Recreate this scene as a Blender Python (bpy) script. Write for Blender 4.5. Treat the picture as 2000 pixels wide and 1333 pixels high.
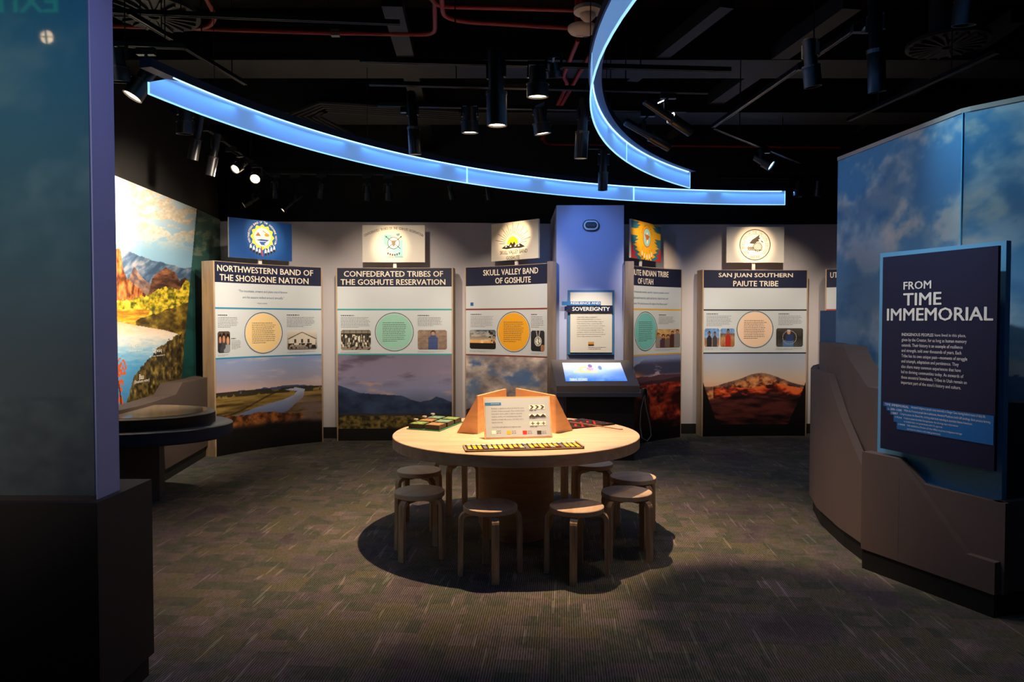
import bpy, bmesh, math, random
import numpy as np
from mathutils import Vector, Matrix
random.seed(7)
for o in list(bpy.data.objects): bpy.data.objects.remove(o)
SC = bpy.context.scene
COL = SC.collection
R_ = math.radians

# ------------------------------------------------------------------ camera, world, exposure, lights
F = 1385.0; CX = 1000.0; CY = 666.5; TILT = R_(1.6); CAMZ = 1.6
cam = bpy.data.objects.new('camera', bpy.data.cameras.new('camera'))
COL.objects.link(cam); SC.camera = cam
cam.data.sensor_width = 36.0; cam.data.lens = F/2000*36.0
cam.location = (0, 0, CAMZ); cam.rotation_euler = (math.pi/2-TILT, 0, 0)
cam.data.clip_start = 0.05; cam.data.clip_end = 60
SC.view_settings.view_transform = 'Standard'
SC.view_settings.look = 'None'
SC.view_settings.gamma = 1.0
SC.view_settings.use_curve_mapping = False
SC.view_settings.exposure = 0.0
w = bpy.data.worlds.new('world'); SC.world = w; w.use_nodes = True
w.node_tree.nodes['Background'].inputs[0].default_value = (0.35, 0.42, 0.6, 1)
w.node_tree.nodes['Background'].inputs[1].default_value = 0.012

ct, st = math.cos(TILT), math.sin(TILT)
def ray(px, py):
    a = (px-CX)/F; b = (CY-py)/F
    return Vector((a, ct+b*st, -st+b*ct))
def at(px, py, z):
    d = ray(px, py); t = (z-CAMZ)/d.z
    return Vector((d.x*t, d.y*t, z))
def atd(px, py, y):
    d = ray(px, py); t = y/d.y
    return Vector((d.x*t, y, CAMZ+d.z*t))
def proj(p):
    x, y, z = p[0], p[1], p[2]-CAMZ
    dep = y*ct - z*st
    return CX+F*x/dep, CY-F*(y*st+z*ct)/dep

def spot(loc, tgt, power, deg, blend=0.5, col=(1, .74, .46), size=0.03):
    l = bpy.data.lights.new('spot_lamp', 'SPOT'); l.energy = power; l.color = col
    l.spot_size = R_(deg); l.spot_blend = blend; l.shadow_soft_size = size
    o = bpy.data.objects.new('spot_lamp', l); COL.objects.link(o)
    o.location = loc
    o.rotation_euler = (Vector(tgt)-Vector(loc)).to_track_quat('-Z', 'Y').to_euler()
    return o
def area(loc, tgt, power, sx, sy, col, spread=180):
    l = bpy.data.lights.new('area_lamp', 'AREA'); l.energy = power; l.color = col
    l.shape = 'RECTANGLE'; l.size = sx; l.size_y = sy; l.spread = R_(spread)
    o = bpy.data.objects.new('area_lamp', l); COL.objects.link(o); o.location = loc
    o.rotation_euler = (Vector(tgt)-Vector(loc)).to_track_quat('-Z', 'Y').to_euler()
    return o
WARM = (1, .72, .42); NEUT = (1, .84, .66); BLUE = (.18, .42, 1.0); COOL = (.55, .75, 1.0)
# table key and floor wash
spot((0.05, 5.42, 3.60), (0.03, 5.25, 0.76), 230, 34, 1.0, (1, .70, .40), .02)
spot((0.05, 5.42, 3.62), (0.03, 5.15, 0.76), 840, 92, 0.9, (1, .66, .38), .02)
spot((0.25, 4.0, 3.6), (0.05, 5.15, 0.88), 300, 15, 0.9, (1, .82, .58), .03)
spot((0.55, 7.3, 3.0), (0.93, 8.6, 2.45), 62, 62, 1.0, (.16, .38, 1.0), .06)  # added blue spot, stands in for the ribbon's light on the middle column
spot((-.6, 6.4, 3.4), (-.2, 8.4, 0.0), 120, 95, 1.0, (1, .76, .56), .05)
spot((0.6, 4.2, 3.6), (1.0, 2.6, 0.0), 85, 110, 1.0, (1, .70, .50), .05)
# flags above the panels
for (l, t, p, a) in [((-2.3, 7.6, 3.45), (-3.12, 8.98, 2.68), 190, 19), ((-1.6, 7.75, 3.45), (-1.62, 9.42, 2.62), 210, 18),
                     ((-.1, 7.75, 3.02), (.05, 9.1, 2.66), 200, 22), ((1.5, 7.9, 3.05), (1.76, 9.22, 2.62), 150, 24),
                     ((3.1, 8.1, 3.05), (3.36, 9.85, 2.65), 240, 20)]:
    spot(l, t, p*1.35, a, 0.9, WARM, .03)
# panel washes
for (l, t, p, a) in [((-1.9, 7.0, 3.45), (-3.0, 8.9, 1.9), 260, 52), ((-1.5, 7.0, 3.45), (-1.56, 9.35, 1.9), 270, 50),
                     ((-.5, 6.6, 3.45), (-.05, 8.95, 1.8), 250, 46), ((1.8, 7.0, 3.05), (1.95, 9.3, 1.7), 230, 46),
                     ((3.0, 7.6, 3.45), (3.36, 9.7, 1.9), 270, 50), ((3.9, 7.6, 3.45), (4.7, 9.3, 1.8), 150, 45)]:
    spot(l, t, p*1.4, a, 1.0, NEUT, .05)
# mural flood, side sign, column sign, right panel
spot((-2.7, 7.3, 3.02), (-3.75, 6.0, 2.0), 110, 84, 0.8, (1, .86, .68), .05)
spot((-1.95, 6.3, 3.02), (-3.8, 7.1, 1.9), 480, 84, 0.8, (1, .86, .68), .05)
spot((.96, 7.3, 2.85), (0.93, 8.55, 1.40), 185, 34, 0.7, (1, .88, .72), .03)
spot((1.45, 3.5, 3.3), (2.35, 4.15, 1.9), 110, 46, 1.0, (.82, .92, 1.0), .03)
spot((1.9, 4.6, 3.5), (3.3, 4.2, 2.4), 60, 60, 1.0, (.5, .85, 1.0), .05)
spot((1.1, 5.9, 3.5), (2.8, 5.2, 1.9), 42, 80, 1.0, (.8, .88, 1.0), .05)
spot((1.6, 4.6, 3.7), (2.35, 4.9, 0.6), 40, 80, 1.0, (1, .75, .55), .05)
spot((-.6, 2.2, 3.6), (-1.64, 2.9, 1.7), 60, 80, 1.0, (.45, .5, 1.0), .05)
spot((-1.9, .3, 3.9), (-2.4, 2.8, 2.6), 60, 70, 1.0, (.45, .85, 1.0), .05)  # added teal spot with no fixture, brightens the left column's front
spot((-1.2, -1.2, 3.0), (-2.5, 2.8, 1.85), 340, 40, 1.0, (1, .85, .72), .1)  # added fill from behind the viewer, lifts the left column's lower front

# ------------------------------------------------------------------ materials
def s2l(c):
    return c/12.92 if c <= .04045 else ((c+.055)/1.055)**2.4
def hx(h):
    h = h.lstrip('#'); return tuple(s2l(int(h[i:i+2], 16)/255) for i in (0, 2, 4))
def np_s2l(a):
    a = np.clip(a, 0, 1); return np.where(a <= .04045, a/12.92, ((a+.055)/1.055)**2.4)
MATS = {}
def mat(name, col, rough=.5, metal=0, emit=None, es=1, spec=.5, noise=0, nscale=20, trans=0, bump=0):
    if name in MATS: return MATS[name]
    m = bpy.data.materials.new(name); m.use_nodes = True; nt = m.node_tree; b = nt.nodes['Principled BSDF']
    col = hx(col) if isinstance(col, str) else col
    b.inputs['Base Color'].default_value = (*col, 1)
    b.inputs['Roughness'].default_value = rough; b.inputs['Metallic'].default_value = metal
    b.inputs['Specular IOR Level'].default_value = spec
    if trans: b.inputs['Transmission Weight'].default_value = trans
    if emit is not None:
        b.inputs['Emission Color'].default_value = (*emit, 1); b.inputs['Emission Strength'].default_value = es
    if noise or bump:
        tc = nt.nodes.new('ShaderNodeTexCoord'); n = nt.nodes.new('ShaderNodeTexNoise')
        n.inputs['Scale'].default_value = nscale; n.inputs['Detail'].default_value = 4
        nt.links.new(tc.outputs['Object'], n.inputs['Vector'])
        if noise:
            mx = nt.nodes.new('ShaderNodeMixRGB'); mx.blend_type = 'MULTIPLY'; mx.inputs[0].default_value = noise
            mx.inputs[1].default_value = (*col, 1)
            nt.links.new(n.outputs['Fac'], mx.inputs[2]); nt.links.new(mx.outputs[0], b.inputs['Base Color'])
        if bump:
            bp = nt.nodes.new('ShaderNodeBump'); bp.inputs['Strength'].default_value = bump; bp.inputs['Distance'].default_value = .002
            nt.links.new(n.outputs['Fac'], bp.inputs['Height']); nt.links.new(bp.outputs[0], b.inputs['Normal'])
    MATS[name] = m; return m
def wood(name, c1, c2, rough=.45, scale=(3, 3, 40), sc=1.0):
    m = bpy.data.materials.new(name); m.use_nodes = True; nt = m.node_tree; b = nt.nodes['Principled BSDF']
    tc = nt.nodes.new('ShaderNodeTexCoord'); mp = nt.nodes.new('ShaderNodeMapping'); mp.inputs['Scale'].default_value = scale
    n = nt.nodes.new('ShaderNodeTexNoise'); n.inputs['Scale'].default_value = sc; n.inputs['Detail'].default_value = 6; n.inputs['Distortion'].default_value = .6
    r = nt.nodes.new('ShaderNodeValToRGB'); r.color_ramp.elements[0].position = .35; r.color_ramp.elements[1].position = .65
    r.color_ramp.elements[0].color = (*hx(c1), 1); r.color_ramp.elements[1].color = (*hx(c2), 1)
    nt.links.new(tc.outputs['Object'], mp.inputs[0]); nt.links.new(mp.outputs[0], n.inputs['Vector'])
    nt.links.new(n.outputs['Fac'], r.inputs[0]); nt.links.new(r.outputs[0], b.inputs['Base Color'])
    b.inputs['Roughness'].default_value = rough
    MATS[name] = m; return m
M_birch = wood('birch_veneer', '#c9a684', '#dcbf9e', .42, (2, 22, 22))
M_leg = wood('birch_leg', '#b08e6e', '#cfb08c', .5, (40, 40, 3))
M_ply = wood('plywood', '#a88b6e', '#c0a181', .5, (14, 14, 2))
M_side = wood('plywood_side', '#9c8168', '#b4987c', .55, (30, 30, 2))
M_board = wood('dim_board', '#6d5f58', '#857468', .55, (30, 30, 2))  # wood colour darkened to show that these boards get less light
M_ped = wood('pedestal_veneer', '#c3946a', '#d2a47a', .5, (3, 3, 30))
M_white = mat('wall_paint', '#c6bfc2', .85, noise=.12, nscale=3)
M_black = mat('black_paint', '#1a1613', .8, noise=.3, nscale=2)
M_base = mat('baseboard_black', '#0f0d0c', .6)
M_dark = mat('dark_metal', '#0e0e10', .38, spec=.6)
M_duct = mat('black_duct', '#0b0908', .6, noise=.5, nscale=5)
M_track = mat('track_metal', '#18181b', .3, metal=.4)
M_red = mat('red_pipe', '#8a1a16', .5)
M_brown = mat('taupe_paint', '#5d4e48', .8, noise=.1, nscale=8)
M_brownd = mat('dark_taupe_paint', '#3a302d', .75)
M_colp = mat('blue_paint', '#8c93b8', .7)
M_colw = mat('column_paint', '#a3aacb', .75)
M_kiosk = mat('kiosk_metal', '#776d66', .45, metal=.2)
M_steel = mat('grey_shelf', '#4c5160', .5)
M_lensw = mat('warm_lens', '#ffffff', .3, emit=(1, .72, .42), es=7)
M_lensb = mat('blue_lens', '#ffffff', .3, emit=(.3, .65, 1), es=3)
M_lensd = mat('dark_lens', '#28221c', .15)
M_whitep = mat('white_plastic', '#c9c2bb', .5)
M_navy = mat('navy_panel', '#141a38', .5, spec=.3)
M_bluebox = mat('blue_acrylic', '#5c9fc6', .5)
M_post = mat('white_post', '#d9d4cc', .4)
M_acr = mat('lit_acrylic', (.25, .42, .7), .6, emit=(.13, .29, .62), es=.75)
M_edge = mat('lit_edge', (.3, .6, .9), .5, emit=(.30, .66, 1.0), es=1.3)
M_chan = mat('light_channel', '#1b2a4a', .5)
M_glassd = mat('dark_glass', '#94806a', .15)
M_ringblue = mat('navy_ring', '#1a2840', .35)
def vc_mat():
    m = bpy.data.materials.new('printed_ink'); m.use_nodes = True; nt = m.node_tree; b = nt.nodes['Principled BSDF']
    a = nt.nodes.new('ShaderNodeVertexColor'); a.layer_name = 'ink'
    nt.links.new(a.outputs['Color'], b.inputs['Base Color']); b.inputs['Roughness'].default_value = .55
    b.inputs['Specular IOR Level'].default_value = .3
    return m
M_ink = vc_mat()
def vc_gloss(name, r, s=.5):
    m = M_ink.copy(); m.name = name; m.node_tree.nodes['Principled BSDF'].inputs['Roughness'].default_value = r
    m.node_tree.nodes['Principled BSDF'].inputs['Specular IOR Level'].default_value = s; return m
M_inkg = vc_gloss('glossy_print', .035, .55)
M_inks = M_ink.copy(); M_inks.name = 'screen_picture'
_b = M_inks.node_tree.nodes['Principled BSDF']; _a = [n for n in M_inks.node_tree.nodes if n.type == 'VERTEX_COLOR'][0]
M_inks.node_tree.links.new(_a.outputs['Color'], _b.inputs['Emission Color']); _b.inputs['Emission Strength'].default_value = .9
_b.inputs['Roughness'].default_value = .2

def carpet():
    m = bpy.data.materials.new('carpet'); m.use_nodes = True; nt = m.node_tree; b = nt.nodes['Principled BSDF']
    N = nt.nodes.new; Lk = nt.links.new
    tc = N('ShaderNodeTexCoord')
    mp = N('ShaderNodeMapping'); mp.inputs['Rotation'].default_value = (0, 0, R_(4)); Lk(tc.outputs['Object'], mp.inputs[0])
    mq = N('ShaderNodeMapping'); mq.inputs['Rotation'].default_value = (0, 0, R_(94)); Lk(tc.outputs['Object'], mq.inputs[0])
    br = N('ShaderNodeTexBrick'); br.inputs['Scale'].default_value = 1; br.inputs['Brick Width'].default_value = .5
    br.inputs['Row Height'].default_value = .25; br.inputs['Mortar Size'].default_value = 0; br.inputs['Bias'].default_value = 0
    br.inputs['Color1'].default_value = (0, 0, 0, 1); br.inputs['Color2'].default_value = (1, 1, 1, 1); Lk(mq.outputs[0], br.inputs['Vector'])
    # second, finer set of blocks
    br2 = N('ShaderNodeTexBrick'); br2.inputs['Scale'].default_value = 1; br2.inputs['Brick Width'].default_value = .21
    br2.inputs['Row Height'].default_value = .125; br2.inputs['Mortar Size'].default_value = 0; br2.inputs['Bias'].default_value = 0
    br2.inputs['Color1'].default_value = (0, 0, 0, 1); br2.inputs['Color2'].default_value = (1, 1, 1, 1); Lk(mp.outputs[0], br2.inputs['Vector'])
    n1 = N('ShaderNodeTexNoise'); n1.inputs['Scale'].default_value = 1.6; n1.inputs['Detail'].default_value = 3; Lk(mp.outputs[0], n1.inputs['Vector'])
    def mth(op, a, bb):
        x = N('ShaderNodeMath'); x.operation = op
        for i, v in enumerate((a, bb)):
            if isinstance(v, (int, float)): x.inputs[i].default_value = v
            else: Lk(v, x.inputs[i])
        return x.outputs[0]
    t = mth('ADD', mth('MULTIPLY', br.outputs['Color'], .20), mth('MULTIPLY', br2.outputs['Color'], .17))
    t = mth('ADD', t, mth('MULTIPLY', n1.outputs['Fac'], .74))
    rp = N('ShaderNodeValToRGB'); cr = rp.color_ramp
    cr.elements[0].position = .25; cr.elements[0].color = (*hx('#4a4340'), 1)
    cr.elements[1].position = .85; cr.elements[1].color = (*hx('#857872'), 1)
    for p, c in ((.38, '#575156'), (.44, '#655d5f'), (.49, '#5c5b52'), (.54, '#50564c'), (.59, '#6d6463'), (.63, '#66624f'), (.68, '#5f6156'), (.74, '#746b6b')):
        e = cr.elements.new(p); e.color = (*hx(c), 1)
    Lk(t, rp.inputs[0])
    # ribs running away from the viewer
    sep = N('ShaderNodeSeparateXYZ'); Lk(mp.outputs[0], sep.inputs[0])
    rib = mth('SINE', mth('MULTIPLY', sep.outputs['X'], 2*math.pi/.0125), 0)
    rib = mth('ADD', mth('MULTIPLY', rib, .5), .5)
    n2 = N('ShaderNodeTexNoise'); n2.inputs['Scale'].default_value = 1; n2.inputs['Detail'].default_value = 3
    m2 = N('ShaderNodeMapping'); m2.inputs['Scale'].default_value = (170, 22, 1); Lk(mp.outputs[0], m2.inputs[0]); Lk(m2.outputs[0], n2.inputs['Vector'])
    k = mth('ADD', mth('MULTIPLY', rib, .75), mth('MULTIPLY', n2.outputs['Fac'], .95))
    k = mth('POWER', k, 1.15)
    # occasional pale streaks
    n3 = N('ShaderNodeTexNoise'); n3.inputs['Scale'].default_value = 1; n3.inputs['Detail'].default_value = 1
    m3 = N('ShaderNodeMapping'); m3.inputs['Scale'].default_value = (34, 2.2, 1); Lk(mp.outputs[0], m3.inputs[0]); Lk(m3.outputs[0], n3.inputs['Vector'])
    stk = mth('GREATER_THAN', n3.outputs['Fac'], .68)
    k = mth('ADD', k, mth('MULTIPLY', stk, .6))
    mx = N('ShaderNodeMixRGB'); mx.blend_type = 'MULTIPLY'; mx.inputs[0].default_value = 1
    Lk(rp.outputs[0], mx.inputs[1]); Lk(k, mx.inputs[2]); Lk(mx.outputs[0], b.inputs['Base Color'])
    bp = N('ShaderNodeBump'); bp.inputs['Strength'].default_value = .5; bp.inputs['Distance'].default_value = .003
    Lk(k, bp.inputs['Height']); Lk(bp.outputs[0], b.inputs['Normal'])
    b.inputs['Roughness'].default_value = .95; b.inputs['Specular IOR Level'].default_value = .1
    return m
M_carpet = carpet()

# ------------------------------------------------------------------ object helpers
def tag(o, label=None, cat=None, group=None, kind=None):
    if label: o['label'] = label
    if cat: o['category'] = cat
    if group: o['group'] = group
    if kind: o['kind'] = kind
    return o
def empty(name, loc, label=None, cat=None, group=None, rz=0):
    o = bpy.data.objects.new(name, None); COL.objects.link(o); o.location = loc; o.rotation_euler = (0, 0, rz)
    o.empty_display_size = .1
    return tag(o, label, cat, group)
def wloc(p):
    v = Vector((0, 0, 0))
    while p is not None: v += p.location; p = p.parent
    return v
def mk(name, V, Fc, m, parent=None, smooth=False, local=False):
    """world-space verts unless local; parents here are unrotated"""
    V = np.array([tuple(v) for v in V], dtype=float)
    me = bpy.data.meshes.new(name)
    if parent is not None and not local: off = np.array(wloc(parent))
    elif parent is None: off = np.array([(V[:, 0].min()+V[:, 0].max())/2, (V[:, 1].min()+V[:, 1].max())/2, V[:, 2].min()])
    else: off = np.zeros(3)
    me.from_pydata((V-off).tolist(), [], [tuple(f) for f in Fc])
    me.materials.append(m); me.update()
    if smooth:
        me.polygons.foreach_set('use_smooth', [True]*len(me.polygons))
        try: me.set_sharp_from_angle(angle=R_(40))
        except Exception: pass
    o = bpy.data.objects.new(name, me); COL.objects.link(o)
    if parent is None: o.location = off
    else: o.parent = parent
    return o
class G:
    """geometry collector"""
    def __init__(s): s.V = []; s.F = []
    def add(s, V, Fc):
        n = len(s.V); s.V += [Vector(v) for v in V]; s.F += [tuple(i+n for i in f) for f in Fc]; return s
    def box(s, c, d, rz=0):
        x, y, z = d[0]/2, d[1]/2, d[2]/2; ca, sa = math.cos(rz), math.sin(rz)
        V = [(c[0]+a*x*ca-b*y*sa, c[1]+a*x*sa+b*y*ca, c[2]+e*z) for a, b, e in
             ((-1,-1,-1),(1,-1,-1),(1,1,-1),(-1,1,-1),(-1,-1,1),(1,-1,1),(1,1,1),(-1,1,1))]
        return s.add(V, [(0,3,2,1),(4,5,6,7),(0,1,5,4),(1,2,6,5),(2,3,7,6),(3,0,4,7)])
    def bar(s, p0, p1, w, h, up=(0, 0, 1)):
        p0 = Vector(p0); p1 = Vector(p1); d = (p1-p0).normalized(); u = Vector(up)
        sd = d.cross(u)
        if sd.length < 1e-3: sd = Vector((1, 0, 0))
        sd.normalize(); u = sd.cross(d).normalized()
        V = [p+sd*a*w/2+u*b*h/2 for p in (p0, p1) for a, b in ((-1,-1),(1,-1),(1,1),(-1,1))]
        return s.add(V, [(0,3,2,1),(4,5,6,7),(0,1,5,4),(1,2,6,5),(2,3,7,6),(3,0,4,7)])
    def tube(s, pts, r, n=8, caps=True):
        pts = [Vector(p) for p in pts]; rings = []; ref = None
        for i, p in enumerate(pts):
            d = (pts[min(i+1, len(pts)-1)]-pts[max(i-1, 0)]).normalized()
            if ref is None:
                ref = d.cross(Vector((0, 0, 1)))
                if ref.length < .05: ref = Vector((1, 0, 0))
            a = (ref-d*ref.dot(d)).normalized(); ref = a; b = d.cross(a)
            rr = r[i] if isinstance(r, (list, tuple)) else r
            rings.append([p+a*rr*math.cos(2*math.pi*k/n)+b*rr*math.sin(2*math.pi*k/n) for k in range(n)])
        V = [v for rg in rings for v in rg]; Fc = []
        for i in range(len(rings)-1):
            for k in range(n): Fc.append((i*n+k, i*n+(k+1) % n, (i+1)*n+(k+1) % n, (i+1)*n+k))
        if caps: Fc += [tuple(range(n))[::-1], tuple((len(rings)-1)*n+k for k in range(n))]
        return s.add(V, Fc)
    def lathe(s, prof, o=(0, 0, 0), ax=(0, 0, 1), n=24, sx=1, sy=1):
        """prof: list of (radius, height along ax)"""
        o = Vector(o); ax = Vector(ax).normalized()
        a = Vector((1, 0, 0)) if abs(ax.z) > .99 else ax.cross(Vector((0, 0, 1))).normalized()
        b = ax.cross(a)
        V = [o+ax*h+a*r*sx*math.cos(2*math.pi*k/n)+b*r*sy*math.sin(2*math.pi*k/n) for r, h in prof for k in range(n)]; Fc = []
        for i in range(len(prof)-1):
            for k in range(n): Fc.append((i*n+k, i*n+(k+1) % n, (i+1)*n+(k+1) % n, (i+1)*n+k))
        if prof[0][0] > 1e-5: Fc.append(tuple(range(n))[::-1])
        if prof[-1][0] > 1e-5: Fc.append(tuple((len(prof)-1)*n+k for k in range(n)))
        return s.add(V, Fc)
    def prism(s, pts, z0, z1):
        """plan polygon extruded"""
        n = len(pts)
        V = [(p[0], p[1], z0) for p in pts]+[(p[0], p[1], z1) for p in pts]
        return s.add(V, [tuple(range(n))[::-1], tuple(range(n, 2*n))]+[(i, (i+1) % n, n+(i+1) % n, n+i) for i in range(n)])
    def plate(s, pts, thick):
        """3-D planar polygon given thickness along its normal"""
        pts = [Vector(p) for p in pts]; nrm = (pts[1]-pts[0]).cross(pts[2]-pts[0]).normalized()*thick; n = len(pts)
        return s.add(pts+[p+nrm for p in pts], [tuple(range(n))[::-1], tuple(range(n, 2*n))]+[(i, (i+1) % n, n+(i+1) % n, n+i) for i in range(n)])
    def out(s, name, m, parent=None, smooth=False, local=False): return mk(name, s.V, s.F, m, parent, smooth, local)

# ---- printed surfaces -------------------------------------------------
class Surf:
    """vertical sheet over a plan polyline; s = arc length, t = height, off = towards the viewer's side"""
    def __init__(s, pts, side=1):
        s.P = np.array(pts, float); d = np.diff(s.P, axis=0); L = np.hypot(d[:, 0], d[:, 1])
        s.S = np.concatenate([[0], np.cumsum(L)]); s.W = s.S[-1]
        nrm = np.stack([d[:, 1], -d[:, 0]], 1)/L[:, None]*side
        vn = np.vstack([nrm[:1], (nrm[1:]+nrm[:-1])/2, nrm[-1:]]); s.N = vn/np.linalg.norm(vn, axis=1)[:, None]
    def map(s, a, t, off=0):
        a = np.asarray(a, float); t = np.asarray(t, float)
        e = np.clip(a, 0, s.W)
        x = np.interp(e, s.S, s.P[:, 0]); y = np.interp(e, s.S, s.P[:, 1])
        nx = np.interp(e, s.S, s.N[:, 0]); ny = np.interp(e, s.S, s.N[:, 1])
        # extrapolate past the ends
        d0 = (s.P[1]-s.P[0])/s.S[1]; d1 = (s.P[-1]-s.P[-2])/(s.S[-1]-s.S[-2])
        ex = np.where(a < 0, a*d0[0], np.where(a > s.W, (a-s.W)*d1[0], 0)); ey = np.where(a < 0, a*d0[1], np.where(a > s.W, (a-s.W)*d1[1], 0))
        return np.stack([x+ex+nx*off, y+ey+ny*off, t+0*x], -1)
    def px(s, px, py):
        ss = np.linspace(-.5, s.W+.5, 1600)
        p = s.map(ss, np.full_like(ss, 1.6))
        q = CX+F*p[:, 0]/(p[:, 1]*ct)
        i = int(np.argmin(np.abs(q-px))); cr = [k for k in np.nonzero((q[:-1]-px)*(q[1:]-px) <= 0)[0] if p[k, 1] > .3]
        if cr: i = min(cr, key=lambda k: p[k, 1])
        a = ss[i]; y = p[i, 1]
        return a, atd(px, py, y).z
class Tilt:
    """flat sheet: origin, unit vectors u (right) and v (up)"""
    def __init__(s, o, u, v):
        s.o = np.array(o, float); s.u = np.array(u, float); s.v = np.array(v, float)
        s.u /= np.linalg.norm(s.u); s.v -= s.u*s.v.dot(s.u); s.v /= np.linalg.norm(s.v)
        s.n = np.cross(s.u, s.v)
    def map(s, a, t, off=0):
        a = np.asarray(a, float); t = np.asarray(t, float)
        return s.o+a[..., None]*s.u+t[..., None]*s.v+s.n*off
    def px(s, px, py):
        d = np.array(ray(px, py)); c = np.array([0, 0, CAMZ]); k = (s.o-c).dot(s.n)/d.dot(s.n); p = c+d*k-s.o
        return p.dot(s.u), p.dot(s.v)
def earc(L, Rr, sag, n=24):
    L = np.array(L, float); Rr = np.array(Rr, float); d = Rr-L; nn = np.array([-d[1], d[0]])/np.linalg.norm(d)
    return [tuple(L+d*u+nn*4*sag*u*(1-u)) for u in np.linspace(0, 1, n)]

_tc = {}
def text_mesh(txt, bold):
    k = (txt, bold)
    if k in _tc: return _tc[k]
    cu = bpy.data.curves.new('t', 'FONT'); cu.body = txt; cu.resolution_u = 2; cu.offset = bold; cu.fill_mode = 'FRONT'
    cu.offset = 0; ob = bpy.data.objects.new('t', cu)
    me = ob.to_mesh()
    if len(me.vertices) == 0:
        COL.objects.link(ob); bpy.context.view_layer.update(); me = ob.evaluated_get(bpy.context.evaluated_depsgraph_get()).to_mesh()
    V = np.array([v.co[:2] for v in me.vertices]) if len(me.vertices) else np.zeros((0, 2))
    Fc = [tuple(p.vertices) for p in me.polygons]
    bpy.data.objects.remove(ob); bpy.data.curves.remove(cu)
    _tc[k] = (V, Fc); return _tc[k]
class Print:
    def __init__(s, surf, base=.0): s.sf = surf; s.V = []; s.F = []; s.C = []; s.base = base; s.n = 0
    def _add(s, P, Fc, C):
        s.V.append(P.reshape(-1, 3)); s.F += [tuple(int(i)+s.n for i in f) for f in Fc]
        k = P.reshape(-1, 3).shape[0]
        C = np.asarray(C, float)
        if C.ndim == 1: C = np.tile(C, (k, 1))
        s.C.append(C.reshape(-1, 3)); s.n += k
    def off(s, lay): return s.base+.0012*lay
    def rect(s, s0, t0, s1, t1, col, lay=1, nx=None):
        nx = nx or max(1, int((s1-s0)/.06)); col = hx(col) if isinstance(col, str) else col
        a = np.linspace(s0, s1, nx+1); A = np.concatenate([a, a]); T = np.concatenate([np.full(nx+1, t0), np.full(nx+1, t1)])
        s._add(s.sf.map(A, T, s.off(lay)), [(i, i+1, nx+2+i, nx+1+i) for i in range(nx)], col)
    def poly(s, pts, col, lay=1):
        col = hx(col) if isinstance(col, str) else col
        p = np.array(pts, float); s._add(s.sf.map(p[:, 0], p[:, 1], s.off(lay)), [tuple(range(len(pts)))], col)
    def disc(s, cx, cy, rx, ry, col, lay=1, n=40, a0=0, a1=360):
        if isinstance(s.sf, Surf) and a1-a0 == 360:
            col = hx(col) if isinstance(col, str) else col
            x = cx-rx*np.cos(np.linspace(0, np.pi, 33)); h = ry*np.sin(np.linspace(0, np.pi, 33)); h[0] = h[-1] = .0005
            s._add(s.sf.map(np.concatenate([x, x]), np.concatenate([cy-h, cy+h]), s.off(lay)), [(i, i+1, 34+i, 33+i) for i in range(32)], col); return
        a = np.radians(np.linspace(a0, a1, n, endpoint=(a1-a0 < 360)))
        s.poly(list(zip(cx+rx*np.cos(a), cy+ry*np.sin(a))), col, lay)
    def ring(s, cx, cy, r0, r1, col, lay=1, n=48):
        col = hx(col) if isinstance(col, str) else col
        a = np.linspace(0, 2*np.pi, n, endpoint=False)
        A = np.concatenate([cx+r0*np.cos(a), cx+r1*np.cos(a)]); T = np.concatenate([cy+r0*np.sin(a), cy+r1*np.sin(a)])
        s._add(s.sf.map(A, T, s.off(lay)), [(i, (i+1) % n, n+(i+1) % n, n+i) for i in range(n)], col)
    def line(s, p, q, wd, col, lay=1):
        d = np.array(q, float)-p; L = np.hypot(*d); n = np.array([-d[1], d[0]])/L*wd/2
        s.poly([p+n, p-n, q-n, q+n], col, lay)
    def text(s, txt, s0, t0, s1, t1, col, lay=2, bold=.0, fit='box', rot=None):
        if bold > .012:
            w = (t1-t0)*bold*.9
            for i, (dx, dy) in enumerate(((-w, 0), (w, 0), (0, -w*.5), (0, w*.5))): s.text(txt, s0+w+dx, t0+dy+w*.5, s1-w+dx, t1+dy-w*.5, col, lay+i*.08, 0)
            return
        V, Fc = text_mesh(txt, bold)
        if not len(V): return
        col = hx(col) if isinstance(col, str) else col
        mn = V.min(0); mx = V.max(0); U = (V-mn)/(mx-mn)
        if fit == 'h':      # keep the proportions for this height; s0 = left
            sc = (t1-t0)/(mx[1]-mn[1]); s1 = s0+(mx[0]-mn[0])*sc*(s1 or 1)
        A = s0+U[:, 0]*(s1-s0); T = t0+U[:, 1]*(t1-t0)
        s._add(s.sf.map(A, T, s.off(lay)), Fc, col)
    def lines(s, rows, s0, t1, width, lh, col, lay=2, bold=0.0, asc=.62, wmax=None):
        """ragged lines of text with a common scale so that the longest is `width` wide"""
        if bold > .005:
            for dx in (-bold*.5, bold*.5): s.lines(rows, s0+dx*lh*.8, t1, width, lh, col, lay+(dx > 0)*.08, 0, asc)
            return
        ms = [text_mesh(r, bold)[0] for r in rows]
        wm = max(m[:, 0].max()-m[:, 0].min() for m in ms if len(m))
        for i, r in enumerate(rows):
            V, Fc = text_mesh(r, bold)
            if not len(V): continue
            k = width/wm; A = s0+(V[:, 0]-V[:, 0].min())*k; T = t1-lh*i-lh*asc+V[:, 1]*(lh*asc/.72)
            s._add(s.sf.map(A, T, s.off(lay)), Fc, hx(col) if isinstance(col, str) else col)
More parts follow.
